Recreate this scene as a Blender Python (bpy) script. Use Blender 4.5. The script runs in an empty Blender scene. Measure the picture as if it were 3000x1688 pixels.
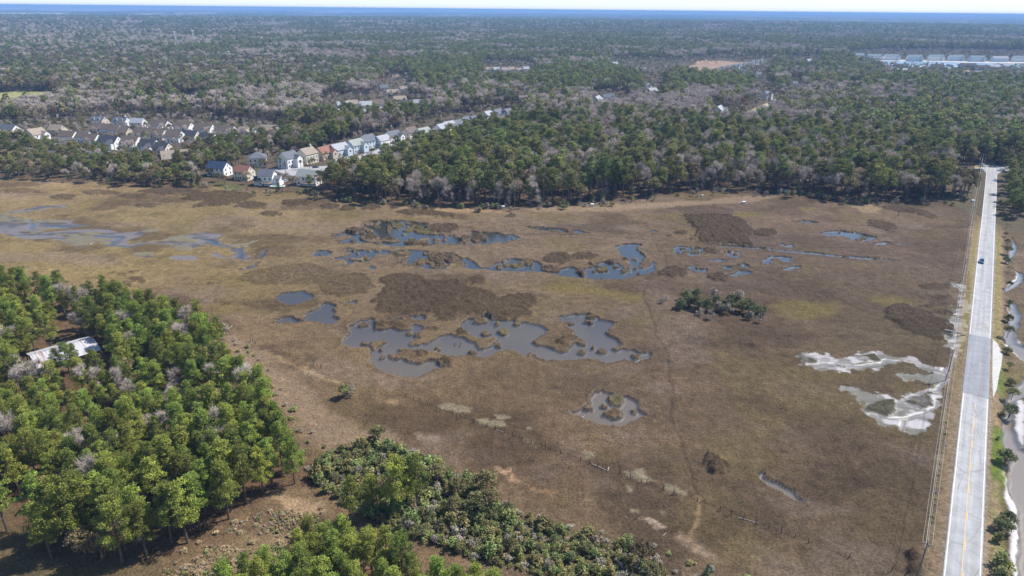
import bpy, bmesh, math, random
import numpy as np
from mathutils import Vector, Matrix

SC = bpy.context.scene
COL = SC.collection
D2R = math.radians
random.seed(7)
RNG = np.random.default_rng(11)

# ------------------------------------------------------------------ camera
CAM_H, FPX, PITCH, ROLL = 105.0, 2000.0, 22.2, 0.55
SUN_AZ, SUN_EL = 23.0, 50.0            # direction towards the sun, degrees from +X; elevation

_p, _r = D2R(PITCH), D2R(ROLL)
FW = np.array([0, math.cos(_p), -math.sin(_p)])
_u = np.array([0, math.sin(_p), math.cos(_p)])
_x = np.array([1.0, 0, 0])
RT = _x * math.cos(_r) + _u * math.sin(_r)
UP = -_x * math.sin(_r) + _u * math.cos(_r)

cam_d = bpy.data.cameras.new('camera')
cam = bpy.data.objects.new('camera', cam_d)
COL.objects.link(cam)
cam_d.sensor_width = 36.0
cam_d.lens = 36.0 * FPX / 3000.0
cam_d.clip_start = 1.0
cam_d.clip_end = 300000.0
M = Matrix.Identity(4)
for i in range(3):
    M[i][0], M[i][1], M[i][2] = RT[i], UP[i], -FW[i]
M[2][3] = CAM_H
cam.matrix_world = M
SC.camera = cam

# ------------------------------------------------------------------ sky, sun, exposure
world = bpy.data.worlds.new('World')
SC.world = world
world.use_nodes = True
wn = world.node_tree
bg = wn.nodes['Background']
sky = wn.nodes.new('ShaderNodeTexSky')
sky.sky_type = 'NISHITA'
sky.sun_disc = False
sky.sun_elevation = D2R(SUN_EL)
sky.sun_rotation = D2R(90.0 - SUN_AZ)
sky.altitude = 100
sky.air_density = 1.0
sky.dust_density = 0.15
sky.ozone_density = 2.4
# pale humid band low on the horizon, fading into the clear sky above
_tc = wn.nodes.new('ShaderNodeTexCoord'); _sx = wn.nodes.new('ShaderNodeSeparateXYZ'); wn.links.new(_tc.outputs['Generated'], _sx.inputs[0])
_mr = wn.nodes.new('ShaderNodeMapRange'); _mr.interpolation_type = 'SMOOTHSTEP'
_mr.inputs[1].default_value = 0.0; _mr.inputs[2].default_value = 0.085; _mr.inputs[3].default_value = 0.92; _mr.inputs[4].default_value = 0.0
wn.links.new(_sx.outputs[2], _mr.inputs[0])
_mx = wn.nodes.new('ShaderNodeMix'); _mx.data_type = 'RGBA'; _mx.inputs[7].default_value = (5.2, 5.7, 6.0, 1)
wn.links.new(_mr.outputs[0], _mx.inputs[0]); wn.links.new(sky.outputs[0], _mx.inputs[6]); wn.links.new(_mx.outputs[2], bg.inputs[0])
bg.inputs[1].default_value = 0.125
sun_d = bpy.data.lights.new('sun', 'SUN')
sun_d.energy = 5.0
sun_d.angle = D2R(0.5)
sun_d.color = (1.0, 0.955, 0.89)
sun = bpy.data.objects.new('sun', sun_d)
COL.objects.link(sun)
_sd = Vector((math.cos(D2R(SUN_EL)) * math.cos(D2R(SUN_AZ)), math.cos(D2R(SUN_EL)) * math.sin(D2R(SUN_AZ)), math.sin(D2R(SUN_EL))))
sun.rotation_euler = _sd.to_track_quat('Z', 'Y').to_euler()
SC.view_settings.view_transform = 'Standard'
SC.view_settings.look = 'None'
SC.view_settings.exposure = 0.55
SC.view_settings.gamma = 1.0
SC.view_settings.use_curve_mapping = False
SC.render.engine = 'CYCLES'
SC.cycles.max_bounces = 5
SC.cycles.diffuse_bounces = 2
SC.cycles.glossy_bounces = 2
SC.cycles.transmission_bounces = 3
SC.cycles.transparent_max_bounces = 6
SC.cycles.volume_bounces = 0
SC.cycles.use_denoising = True
SC.cycles.caustics_reflective = False
SC.cycles.caustics_refractive = False


# ------------------------------------------------------------------ pixel <-> ground helpers (photo is 3000 x 1688)
def P(px, py, z=0.0):
    d = RT * ((px - 1500) / FPX) + UP * ((844 - py) / FPX) + FW
    t = (z - CAM_H) / d[2]
    return Vector((d[0] * t, d[1] * t, z))


def PW(pts, z=0.0):
    return np.array([P(a, b, z)[:2] for a, b in pts])


def proj(x, y, z=0.0):
    x = np.asarray(x, float); y = np.asarray(y, float)
    dx, dy, dz = x, y, (np.asarray(z, float) - CAM_H)
    c = dx * FW[0] + dy * FW[1] + dz * FW[2]
    c = np.where(np.abs(c) < 1e-3, 1e-3, c)
    a = dx * RT[0] + dy * RT[1] + dz * RT[2]
    b = dx * UP[0] + dy * UP[1] + dz * UP[2]
    px = 1500 + FPX * a / c; py = 844 - FPX * b / c
    return np.where(c > 0, px, -9999), np.where(c > 0, py, 99999)


def zone(x0, y0, s, pts):
    return [(x0 + a / s, y0 + b / s) for a, b in pts]


# ------------------------------------------------------------------ numpy noise and shapes
def _hash(ix, iy, seed):
    h = (ix.astype(np.int64) * 374761393 + iy.astype(np.int64) * 668265263 + seed * 1274126177) & 0xFFFFFFFF
    h = ((h ^ (h >> 13)) * 1103515245) & 0xFFFFFFFF
    h = ((h ^ (h >> 16)) * 2246822519) & 0xFFFFFFFF
    return ((h ^ (h >> 15)) & 0xFFFFFF) / float(0xFFFFFF)


def vnoise(x, y, scale, seed=0):
    x = np.asarray(x) / scale; y = np.asarray(y) / scale
    ix = np.floor(x); iy = np.floor(y)
    fx = x - ix; fy = y - iy
    fx = fx * fx * (3 - 2 * fx); fy = fy * fy * (3 - 2 * fy)
    a = _hash(ix, iy, seed); b = _hash(ix + 1, iy, seed)
    c = _hash(ix, iy + 1, seed); d = _hash(ix + 1, iy + 1, seed)
    return (a * (1 - fx) + b * fx) * (1 - fy) + (c * (1 - fx) + d * fx) * fy


def fbm(x, y, scale, seed=0, octv=4):
    s = 0; amp = 1; tot = 0
    for i in range(octv):
        s = s + amp * vnoise(x, y, scale / (2 ** i), seed + i * 17)
        tot += amp; amp *= 0.55
    return s / tot


def sstep(a, b, x):
    t = np.clip((x - a) / (b - a), 0, 1)
    return t * t * (3 - 2 * t)


def sdf_poly(x, y, poly):
    """signed distance, negative inside"""
    x = x.ravel(); y = y.ravel()
    n = len(poly)
    d2 = np.full(x.shape, 1e18); ins = np.zeros(x.shape, bool)
    for i in range(n):
        ax, ay = poly[i]; bx, by = poly[(i + 1) % n]
        ex, ey = bx - ax, by - ay
        wx, wy = x - ax, y - ay
        L = ex * ex + ey * ey + 1e-12
        t = np.clip((wx * ex + wy * ey) / L, 0, 1)
        d2 = np.minimum(d2, (wx - ex * t) ** 2 + (wy - ey * t) ** 2)
        if abs(ey) > 1e-12:
            c = ((ay > y) != (by > y)) & (x < ex * (y - ay) / ey + ax)
            ins ^= c
    d = np.sqrt(d2)
    return np.where(ins, -d, d)


def sdf_line(x, y, pl):
    x = x.ravel(); y = y.ravel()
    d2 = np.full(x.shape, 1e18)
    for i in range(len(pl) - 1):
        ax, ay = pl[i]; bx, by = pl[i + 1]
        ex, ey = bx - ax, by - ay
        wx, wy = x - ax, y - ay
        t = np.clip((wx * ex + wy * ey) / (ex * ex + ey * ey + 1e-12), 0, 1)
        d2 = np.minimum(d2, (wx - ex * t) ** 2 + (wy - ey * t) ** 2)
    return np.sqrt(d2)


def ell(cx, cy, rx, ry, n=14):
    return [(cx + rx * math.cos(2 * math.pi * i / n), cy + ry * math.sin(2 * math.pi * i / n)) for i in range(n)]


# ------------------------------------------------------------------ object helpers
def tag(o, label=None, cat=None, group=None, kind=None):
    if label: o['label'] = label
    if cat: o['category'] = cat
    if group: o['group'] = group
    if kind: o['kind'] = kind
    return o


def link(name, me, mat=None, parent=None):
    o = bpy.data.objects.new(name, me)
    COL.objects.link(o)
    if mat is not None and me is not None and len(me.materials) == 0:
        me.materials.append(mat)
    if parent is not None: o.parent = parent
    return o


def empty(name, loc, rz=0.0):
    o = bpy.data.objects.new(name, None)
    COL.objects.link(o)
    o.location = loc; o.rotation_euler = (0, 0, rz)
    o.empty_display_size = 0.5
    return o


def np_mesh(name, v, f, attrs=None, smooth=False):
    """v (N,3), f (M,k) with constant k; attrs {name: (domain, type, array)}"""
    me = bpy.data.meshes.new(name)
    v = np.ascontiguousarray(v, np.float32); f = np.ascontiguousarray(f, np.int32)
    k = f.shape[1]
    me.vertices.add(len(v)); me.vertices.foreach_set('co', v.ravel())
    me.loops.add(f.size); me.loops.foreach_set('vertex_index', f.ravel())
    me.polygons.add(len(f)); me.polygons.foreach_set('loop_start', np.arange(0, f.size, k, dtype=np.int32))
    if smooth: me.polygons.foreach_set('use_smooth', np.ones(len(f), bool))
    me.update(calc_edges=True)
    for n, (dom, typ, arr) in (attrs or {}).items():
        a = me.attributes.new(n, typ, dom)
        key = {'FLOAT': 'value', 'INT': 'value', 'FLOAT_COLOR': 'color', 'FLOAT_VECTOR': 'vector'}[typ]
        a.data.foreach_set(key, np.ascontiguousarray(arr, np.int32 if typ == 'INT' else np.float32).ravel())
    return me


class MB:
    """collects simple solids in one mesh"""
    def __init__(s): s.v = []; s.f = []
    def add(s, v, f):
        b = len(s.v); s.v += [tuple(p) for p in v]; s.f += [tuple(i + b for i in q) for q in f]; return s
    def box(s, x0, x1, y0, y1, z0, z1):
        return s.add([(x0, y0, z0), (x1, y0, z0), (x1, y1, z0), (x0, y1, z0), (x0, y0, z1), (x1, y0, z1), (x1, y1, z1), (x0, y1, z1)],
                     [(3, 2, 1, 0), (4, 5, 6, 7), (0, 1, 5, 4), (1, 2, 6, 5), (2, 3, 7, 6), (3, 0, 4, 7)])
    def tube(s, pts, rad, n=6, caps=True):
        pts = [Vector(p) for p in pts]
        if not hasattr(rad, '__len__'): rad = [rad] * len(pts)
        rings = []
        for i, p in enumerate(pts):
            t = (pts[min(i + 1, len(pts) - 1)] - pts[max(i - 1, 0)]).normalized()
            a = t.cross(Vector((0, 0, 1)) if abs(t.z) < 0.9 else Vector((1, 0, 0))).normalized(); b = t.cross(a)
            rings.append([p + (a * math.cos(2 * math.pi * k / n) + b * math.sin(2 * math.pi * k / n)) * rad[i] for k in range(n)])
        v = [q for r in rings for q in r]; f = []
        for i in range(len(pts) - 1):
            for k in range(n):
                f.append((i * n + k, i * n + (k + 1) % n, (i + 1) * n + (k + 1) % n, (i + 1) * n + k))
        if caps: f.append(tuple(range(n))[::-1]); f.append(tuple((len(pts) - 1) * n + k for k in range(n)))
        return s.add(v, f)
    def mesh(s, name):
        me = bpy.data.meshes.new(name); me.from_pydata(s.v, [], s.f); me.update(); return me
    def build(s, name, mat, parent=None): return link(name, s.mesh(name), mat, parent)


def N(nt, typ, **kw):
    n = nt.nodes.new(typ)
    for k, val in kw.items():
        if k.startswith('i_'):
            key = k[2:]
            n.inputs[int(key) if key.isdigit() else key].default_value = val
        else: setattr(n, k, val)
    return n


def base_mat(name, col=(0.5, 0.5, 0.5), rough=0.8, spec=0.3, metal=0.0):
    m = bpy.data.materials.new(name); m.use_nodes = True
    b = m.node_tree.nodes['Principled BSDF']
    b.inputs['Base Color'].default_value = (*col, 1); b.inputs['Roughness'].default_value = rough
    b.inputs['Specular IOR Level'].default_value = spec; b.inputs['Metallic'].default_value = metal
    return m


def worn_mat(name, col, rough=0.75, scale=0.6, amount=0.18, spec=0.3, metal=0.0, stripes=None):
    """painted or built surface with weathering noise; stripes = (axis, period, depth) for boards or roofing courses"""
    m = base_mat(name, col, rough, spec, metal); nt = m.node_tree; L = nt.links
    b = nt.nodes['Principled BSDF']
    tc = N(nt, 'ShaderNodeTexCoord')
    no = N(nt, 'ShaderNodeTexNoise', i_Scale=scale, i_Detail=5.0, i_Roughness=0.65)
    L.new(tc.outputs['Object'], no.inputs['Vector'])
    mr = N(nt, 'ShaderNodeMapRange'); mr.inputs[1].default_value = 0.3; mr.inputs[2].default_value = 0.7
    mr.inputs[3].default_value = 1 - amount; mr.inputs[4].default_value = 1 + amount * 0.6
    L.new(no.outputs[0], mr.inputs[0])
    out = mr.outputs[0]
    if stripes:
        w = N(nt, 'ShaderNodeTexWave', bands_direction=stripes[0]); w.inputs['Scale'].default_value = 0.314 / stripes[1] * 1.0
        w.inputs['Distortion'].default_value = 0.0
        L.new(tc.outputs['Object'], w.inputs['Vector'])
        m2 = N(nt, 'ShaderNodeMapRange'); m2.inputs[3].default_value = 1 - stripes[2]; m2.inputs[4].default_value = 1.0
        L.new(w.outputs[1], m2.inputs[0])
        mu = N(nt, 'ShaderNodeMath', operation='MULTIPLY'); L.new(out, mu.inputs[0]); L.new(m2.outputs[0], mu.inputs[1]); out = mu.outputs[0]
    vm = N(nt, 'ShaderNodeVectorMath', operation='SCALE'); vm.inputs[0].default_value = col; L.new(out, vm.inputs['Scale'])
    L.new(vm.outputs[0], b.inputs['Base Color'])
    return m


def leaf_mat(name, col, var=0.35, hue=0.04, trans=0.25, warm=0.0):
    """foliage: per-leaf tint attribute and a per-tree random tint; part translucent"""
    m = bpy.data.materials.new(name); m.use_nodes = True; nt = m.node_tree; L = nt.links
    b = nt.nodes['Principled BSDF']; b.inputs['Roughness'].default_value = 0.7; b.inputs['Specular IOR Level'].default_value = 0.25
    at = N(nt, 'ShaderNodeAttribute', attribute_name='tint')
    oi = N(nt, 'ShaderNodeObjectInfo')
    m1 = N(nt, 'ShaderNodeMapRange'); m1.inputs[3].default_value = 1 - var; m1.inputs[4].default_value = 1 + var
    L.new(at.outputs['Fac'], m1.inputs[0])
    m2 = N(nt, 'ShaderNodeMapRange'); m2.inputs[3].default_value = 1 - var * 0.7; m2.inputs[4].default_value = 1 + var * 0.7
    L.new(oi.outputs['Random'], m2.inputs[0])
    mu = N(nt, 'ShaderNodeMath', operation='MULTIPLY'); L.new(m1.outputs[0], mu.inputs[0]); L.new(m2.outputs[0], mu.inputs[1])
    h = N(nt, 'ShaderNodeHueSaturation'); h.inputs['Color'].default_value = (*col, 1)
    sn = N(nt, 'ShaderNodeMath', operation='MULTIPLY'); sn.inputs[1].default_value = 7.13; L.new(oi.outputs['Random'], sn.inputs[0])
    fr = N(nt, 'ShaderNodeMath', operation='FRACT'); L.new(sn.outputs[0], fr.inputs[0])
    m3 = N(nt, 'ShaderNodeMapRange'); m3.inputs[3].default_value = 0.5 - hue; m3.inputs[4].default_value = 0.5 + hue * 0.6
    L.new(fr.outputs[0], m3.inputs[0]); L.new(m3.outputs[0], h.inputs['Hue']); L.new(mu.outputs[0], h.inputs['Value'])
    L.new(h.outputs[0], b.inputs['Base Color'])
    if trans > 0:
        t = N(nt, 'ShaderNodeBsdfTranslucent'); L.new(h.outputs[0], t.inputs['Color'])
        mx = N(nt, 'ShaderNodeMixShader'); mx.inputs[0].default_value = trans
        L.new(b.outputs[0], mx.inputs[1]); L.new(t.outputs[0], mx.inputs[2])
        L.new(mx.outputs[0], nt.nodes['Material Output'].inputs[0])
    return m

# ================================================================== MARSH, PONDS, MUD (photo outlines laid onto the ground plane)
def pw(pts): return PW(pts)

PONDS = [
 # upper pond
 [(980,693),(988,687),(1003,681),(1017,678),(1040,684),(1055,678),(1075,672),(1074,667),(1065,660),(1071,650),(1086,645.6),(1127,647.5),(1143,643.7),(1177,645.6),(1210,649.5),(1255,653),(1247,666),(1250,672),(1262,680),(1280,685),(1327,687),(1344,699),(1354,709),(1375,711),(1380,705),(1372,697),(1383,690),(1380,676),(1411,680),(1450,682),(1477,686),(1500,686),(1520,696),(1500,705),(1473,713),(1458,706),(1427,715),(1350,717),(1303,713),(1272,715),(1261,721),(1240,720),(1215,719),(1180,722),(1139,720),(1100,716),(1090,713),(1056,710),(1045,706),(1041,712),(1000,714),(985,708),(1010,700),(1030,697),(1024,690),(1010,687),(990,697),(980,696)],
 # long middle pond
 [(979,754),(995,752),(1025,745),(1027,742),(1013,735),(1005,731),(1010,727),(1022,725),(1045,732),(1120,731),(1150,738),(1165,733),(1205,731),(1250,736),(1300,738),(1325,741),(1340,750),(1353,757),(1365,754),(1396,773),(1407,781),(1431,783),(1446,775),(1477,762),(1497,756),(1524,760),(1543,760),(1574,766),(1586,775),(1584,789),(1620,788),(1644,787),(1668,783),(1718,787),(1734,781),(1738,777),(1761,783),(1749,772),(1766,766),(1800,772),(1803,768),(1819,777),(1831,787),(1850,787),(1854,777),(1842,772),(1846,762),(1827,752),(1815,742),(1811,731),(1803,721),(1827,715),(1850,713),(1879,716),(1868,729),(1873,739),(1893,754),(1908,758),(1920,772),(1918,777),(1922,789),(1901,803),(1854,810),(1815,818),(1753,818),(1660,810),(1602,797),(1543,795),(1485,793),(1427,792),(1411,789),(1388,789),(1365,785),(1357,779),(1367,775),(1349,766),(1352,763),(1317,772),(1302,786),(1286,788),(1263,789),(1230,783),(1228,779),(1195,775),(1170,765),(1197,753),(1193,747),(1207,742),(1201,737),(1187,737),(1158,740),(1145,743),(1141,745),(1127,744),(1096,745),(1094,753),(1077,767),(1044,768),(1026,773),(1016,779),(1015,765),(1011,759),(1001,758),(983,761)],
 [(914,746),(925,735),(938,732),(955,733),(968,738),(971,744),(955,749),(930,750)],
 [(1080,788),(1083,780),(1090,777),(1101,780),(1099,785),(1092,790)],
 # left pair
 [(807,869),(825,858),(860,853),(890,851),(915,862),(922,868),(905,878),(875,890),(850,893),(830,886),(810,876)],
 [(893,917),(920,908),(940,898),(950,884),(962,884),(982,891),(985,900),(970,906),(985,915),(975,925),(995,935),(985,945),(965,950),(935,945),(910,937),(880,944),(840,949),(810,945),(805,935),(830,926),(850,928),(880,938),(893,937)],
 [(1010,890),(1035,880),(1048,883),(1045,890),(1030,892)],
 # lower large pond
 [(1000,999),(1009,1009),(1032,1016),(1077,1017),(1085,1024),(1088,1046),(1079,1057),(1096,1071),(1126,1086),(1174,1098),(1221,1103),(1242,1096),(1271,1084),(1300,1076),(1287,1071),(1281,1055),(1267,1054),(1238,1062),(1223,1065),(1199,1060),(1184,1049),(1170,1048),(1159,1052),(1139,1044),(1141,1038),(1164,1037),(1174,1032),(1166,1026),(1168,1018),(1184,1018),(1192,1024),(1252,1028),(1277,1027),(1294,1038),(1320,1041),(1358,1040),(1407,1045),(1430,1043),(1455,1030),(1480,1026),(1504,1021),(1518,1034),(1549,1044),(1595,1052),(1644,1054),(1692,1049),(1731,1048),(1751,1052),(1778,1065),(1818,1054),(1848,1055),(1871,1064),(1896,1053),(1906,1040),(1906,1032),(1879,1033),(1855,1021),(1818,1023),(1807,1028),(1797,1018),(1801,1013),(1820,1010),(1811,992),(1784,984),(1779,975),(1785,964),(1795,956),(1791,949),(1807,945),(1789,941),(1754,936),(1751,928),(1723,920),(1712,920),(1688,920),(1640,926),(1644,939),(1683,948),(1665,953),(1683,968),(1679,978),(1694,991),(1716,995),(1718,1003),(1708,1011),(1696,1009),(1692,1002),(1677,1003),(1675,1016),(1663,1029),(1644,1030),(1605,1016),(1591,1009),(1572,1011),(1558,1000),(1580,987),(1605,972),(1603,962),(1576,950),(1553,945),(1545,942),(1527,945),(1504,937),(1440,937),(1436,933),(1432,920),(1407,925),(1395,931),(1368,933),(1351,945),(1351,958),(1368,976),(1407,991),(1457,985),(1459,993),(1436,1015),(1417,1023),(1395,1020),(1390,1001),(1370,997),(1362,990),(1333,983),(1322,979),(1296,980),(1291,983),(1271,995),(1256,1006),(1234,1005),(1228,1011),(1205,1011),(1195,1006),(1203,999),(1230,989),(1230,980),(1225,972),(1244,964),(1230,952),(1211,950),(1199,966),(1170,967),(1149,960),(1116,967),(1095,968),(1091,960),(1096,939),(1085,932),(1063,937),(1044,945),(1025,954),(1023,964),(1029,974),(1017,983)],
 [(1196,924),(1215,923),(1245,923),(1249,930),(1235,938),(1220,937),(1200,932)],
 [(1152,935),(1175,929),(1172,936),(1155,938)],
 # muddy pool
 [(1660,1204),(1690,1204),(1729,1179),(1737,1151),(1760,1140),(1784,1149),(1815,1157),(1843,1159),(1870,1175),(1866,1194),(1890,1214),(1843,1238),(1823,1249),(1764,1241),(1725,1230),(1686,1214)],
 [(2221,1390),(2235,1377),(2243,1396),(2274,1412),(2314,1428),(2333,1447),(2357,1465),(2333,1463),(2306,1455),(2274,1432),(2243,1412)],
 # right hand pools
 [(1975,723),(1988,720),(2026,723),(2069,728),(2055,737),(2052,744),(2032,752),(2008,744),(1975,743),(1972,730)],
 [(2132,734),(2154,736),(2174,737),(2173,743),(2164,747),(2161,755),(2151,755),(2129,747)],
 [(2071,760),(2081,758),(2142,761),(2136,765),(2081,765)],
 [(2008,784),(2023,778),(2049,776),(2037,782),(2043,788),(2071,787),(2074,800),(2046,798),(2026,790)],
 [(2110,779),(2142,781),(2165,774),(2180,771),(2197,779),(2177,782),(2151,781),(2139,791),(2125,788)],
 [(2125,807),(2148,801),(2160,795),(2177,791),(2200,795),(2202,803),(2171,807),(2151,811)],
 [(2231,774),(2241,758),(2259,750),(2285,749),(2317,753),(2318,768),(2299,766),(2285,760),(2273,756),(2256,758),(2267,772),(2250,776)],
 [(2273,787),(2294,785),(2320,779),(2343,778),(2343,785),(2305,792)],
 [(2393,682),(2416,677),(2451,675),(2474,677),(2500,680),(2505,675),(2509,682),(2547,689),(2572,696),(2558,701),(2544,708),(2503,704),(2489,696),(2459,692),(2427,693),(2410,686)],
 [(2561,718),(2564,711),(2590,708),(2628,714),(2656,713),(2655,717),(2590,717)],
 [(2285,714),(2294,712),(2298,718),(2323,715),(2326,723),(2299,723),(2288,720)],
 [(2330,651),(2349,645),(2373,646),(2400,652),(2388,654),(2342,654)],
 [(2070,713),(2125,717),(2210,723),(2295,731),(2388,740),(2466,748),(2582,756),(2640,763.5),(2613,764),(2543,759.5),(2427,751),(2349,742),(2272,735),(2202,728.5),(2120,721),(2070,716)],
 [(1905,674.5),(1919,674.5),(1929,680),(1919,683)],
 [(1537,664),(1549,663.5),(1598,665),(1656,671),(1703,676),(1728,683),(1703,683),(1633,679),(1575,673)],
 # left creek
 [(0,649),(12,663),(24,669),(23,683),(12,682),(5,671),(-60,664),(-60,640)],
 [(752,760),(758,748),(770,735),(792,731),(780,739),(770,749),(761,760)],
 [(696,791),(714,785),(730,780),(758,769),(758,774),(727,789)],
]
ISLES = [
 [(1177,677),(1200,668),(1210,660),(1187,654),(1195,652),(1215,662),(1235,670),(1260,676),(1280,681),(1276,688),(1250,685),(1225,683),(1213,674),(1195,680)],
 ell(1160,662,14,6), ell(1172,659,9,5), ell(1139,668,6,5), ell(1081,676,9,4), ell(1080,657,14,5), ell(1146,648,10,3), ell(1035,703,5,4),
 [(1053,699),(1060,692),(1070,689),(1100,692),(1112,700),(1120,703),(1140,697),(1170,700),(1172,706),(1150,711),(1120,707),(1105,712),(1085,709),(1065,707)],
 [(1182,709),(1190,706),(1210,708),(1225,714),(1258,708),(1263,716),(1245,722),(1222,719),(1205,715),(1188,713)],
 [(1383,703),(1390,694),(1410,686),(1424,690),(1424,700),(1405,707),(1392,710)],
 ell(1075,756,9,5), ell(1186,768,8,4.5),
 [(1252,742),(1262,737),(1300,738),(1303,748),(1320,750),(1345,755),(1350,763),(1320,768),(1295,762),(1275,757),(1258,752)],
 [(1258,755),(1280,756),(1285,765),(1308,770),(1306,778),(1293,785),(1275,786),(1262,782),(1255,770)],
 [(1220,770),(1225,759),(1250,757),(1255,768),(1245,772),(1230,777),(1222,776)],
 ell(1462,783,9,6), [(1472,777),(1485,773),(1510,776),(1533,771),(1534,777),(1515,783),(1495,779),(1478,780)],
 ell(1708,801,10,5), ell(1695,795,9,3), ell(1765,791,18,6), ell(1807,782,5,3), ell(1827,795,10,4), ell(1864,785,6,3),
 [(1872,780),(1880,768),(1890,757),(1905,755),(1912,762),(1905,775),(1890,785),(1878,785)],
 [(1584,790),(1592,781),(1620,785),(1642,790),(1640,795),(1615,795),(1592,793)],
 ell(1061,953,13,4.5), ell(1070,1005,7,4), [(1081,1010),(1085,1003),(1110,998),(1125,996),(1133,1003),(1118,1008),(1105,1018),(1093,1023),(1083,1017)],
 ell(1116,1023,5,3.4), ell(1122,1044,5,4), ell(1202,975,8.5,5), ell(1222,980,5.5,4), ell(1280,1020,8,5), ell(1384,1033,12,7), ell(1460,1011,10,6),
 ell(1405,941,20,7), ell(1457,948,6,6), ell(1426,978,13,6), ell(1475,971,15,8), ell(1514,948,9,5), ell(1714,942,6,4), ell(1729,944,6,4), ell(1704,1032,10,6),
 ell(1742,1018,3.4,3.4), ell(1764,1028,12,5), ell(1860,1043,10,7), ell(1557,1040,7,4), ell(1728,929,9,4),
 [(1784,1165),(1800,1158),(1830,1160),(1825,1175),(1810,1190),(1790,1180)], ell(1796,1212,24,15), ell(1725,1196,12,5), ell(1768,1190,7,4), ell(1857,1203,9,4),
 ell(2002,728,7,2.4), ell(2011,739,6,3), ell(2030,737,5,3), ell(2043,739,6,3), ell(2461,681,4,2), ell(2515,701,9,3), ell(2530,698,8,3), ell(2165,777,5,2),
]
# tall brown rush beds: (outline, height m)
RUSH = [
 (zone(1000,560,2.576,[(290,660),(330,635),(480,625),(640,640),(650,680),(760,675),(900,680),(950,710),(1150,760),(1200,800),(1260,780),(1400,770),(1490,800),(1480,860),(1430,900),(1450,950),(1330,965),(1150,960),(1050,920),(880,930),(860,970),(740,975),(700,910),(500,920),(290,920),(245,830),(300,760),(330,720)]),1.1),
 ([(930,830),(1000,800),(1080,805),(1100,830),(1090,855),(1000,868),(945,860)],0.7),
 ([(695,820),(720,800),(800,780),(900,770),(1000,795),(930,830),(850,835),(740,832)],0.6),
 (ell(1398,821,28,12),1.1),(ell(1637,757,40,16),1.4),(ell(1712,750,38,10),1.1),
 ([(1157,620),(1230,614),(1300,625),(1340,632),(1330,637),(1250,632),(1190,628)],1.2),
 (ell(1087,607,28,8),1.2),(ell(1020,613,24,6),1.2),(ell(870,595,45,9),1.2),(ell(970,605,28,8),1.2),(ell(738,603,50,10),1.1),(ell(796,627,28,8),1.1),
 (ell(433,603,38,7),0.9),(ell(392,576,45,7),0.8),(ell(190,577,40,8),0.8),(ell(60,560,60,8),0.7),(ell(300,565,60,7),0.8),
 ([(525,585),(560,575),(640,560),(720,565),(755,577),(720,590),(680,600),(640,605),(560,607),(600,590)],1.2),
 ([(400,560),(460,552),(560,555),(600,566),(560,575),(470,570)],1.0),
 (zone(2000,560,2.576,[(20,180),(180,175),(350,185),(490,240),(510,280),(450,320),(500,360),(540,410),(350,400),(110,385),(120,350),(90,320),(110,290),(60,250)]),1.6),
 (ell(2245,682,35,11),1.4),(ell(2194,680,16,10),1.2),(ell(2083,737,25,10),1.2),(ell(2105,812,34,12),1.2),(ell(1972,797,40,16),1.4),(ell(1998,682,20,6),1.1),(ell(1962,693,8,4),1.0),(ell(2026,700,9,4),1.0),
 ([(2540,646),(2570,645),(2620,658),(2640,672),(2600,680),(2580,672),(2550,662)],1.0),([(2585,605),(2640,600),(2720,620),(2755,637),(2735,642),(2680,625),(2600,615)],0.9),(ell(2383,590,18,3.5),0.8),
 ([(2590,900),(2640,890),(2720,915),(2770,940),(2800,960),(2760,975),(2680,985),(2650,955),(2600,935)],1.2),([(2700,975),(2790,985),(2800,1000),(2730,995)],1.0),
 (ell(2740,840,45,10),0.9),(ell(2760,870,40,6),0.8),(ell(2740,893,46,6),0.8),(ell(2765,915,30,8),0.8),
 (ell(2090,1366,38,25),2.0),(ell(2680,1652,28,26),2.2),
 (ell(1228,1036,22,9),1.6),(ell(1315,1060,18,11),1.6),(ell(1650,1000,15,9),1.6),(ell(1268,964,11,6),1.2),(ell(1350,972,20,9),1.4),
 ([(1093,960),(1096,945),(1120,938),(1165,942),(1195,948),(1199,962),(1150,958)],1.0),
 (ell(1300,670,55,13),1.5),(ell(1040,676,28,9),1.3),(ell(1090,696,22,6),1.4),(ell(1143,702,18,5),1.5),(ell(1210,711,18,4),1.3),(ell(1240,717,20,4),1.3),(ell(1404,698,18,8),1.3),(ell(1365,700,14,7),1.2),
 (ell(1240,669,30,5),1.3),(ell(1280,757,28,10),1.3),(ell(1285,772,20,12),1.3),(ell(1310,758,28,7),1.1),(ell(1170,748,20,6),1.1),(ell(1705,801,11,5),1.4),(ell(1730,776,13,5),1.2),(ell(1790,766,18,4),1.2),(ell(1832,757,10,4),1.2),(ell(1612,787,24,5),1.1),
 (ell(1500,634,18,6),1.0),(ell(405,820,30,7),0.9),(ell(375,832,24,5),0.7),(ell(660,886,26,7),0.6),(ell(632,830,20,4),0.6),(ell(2200,1010,20,7),0.7),
 (ell(475,755,1,1),0.1),(ell(355,806,16,4),0.7),(ell(335,798,12,3),0.7),(ell(395,797,16,4),0.7),
]
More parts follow.
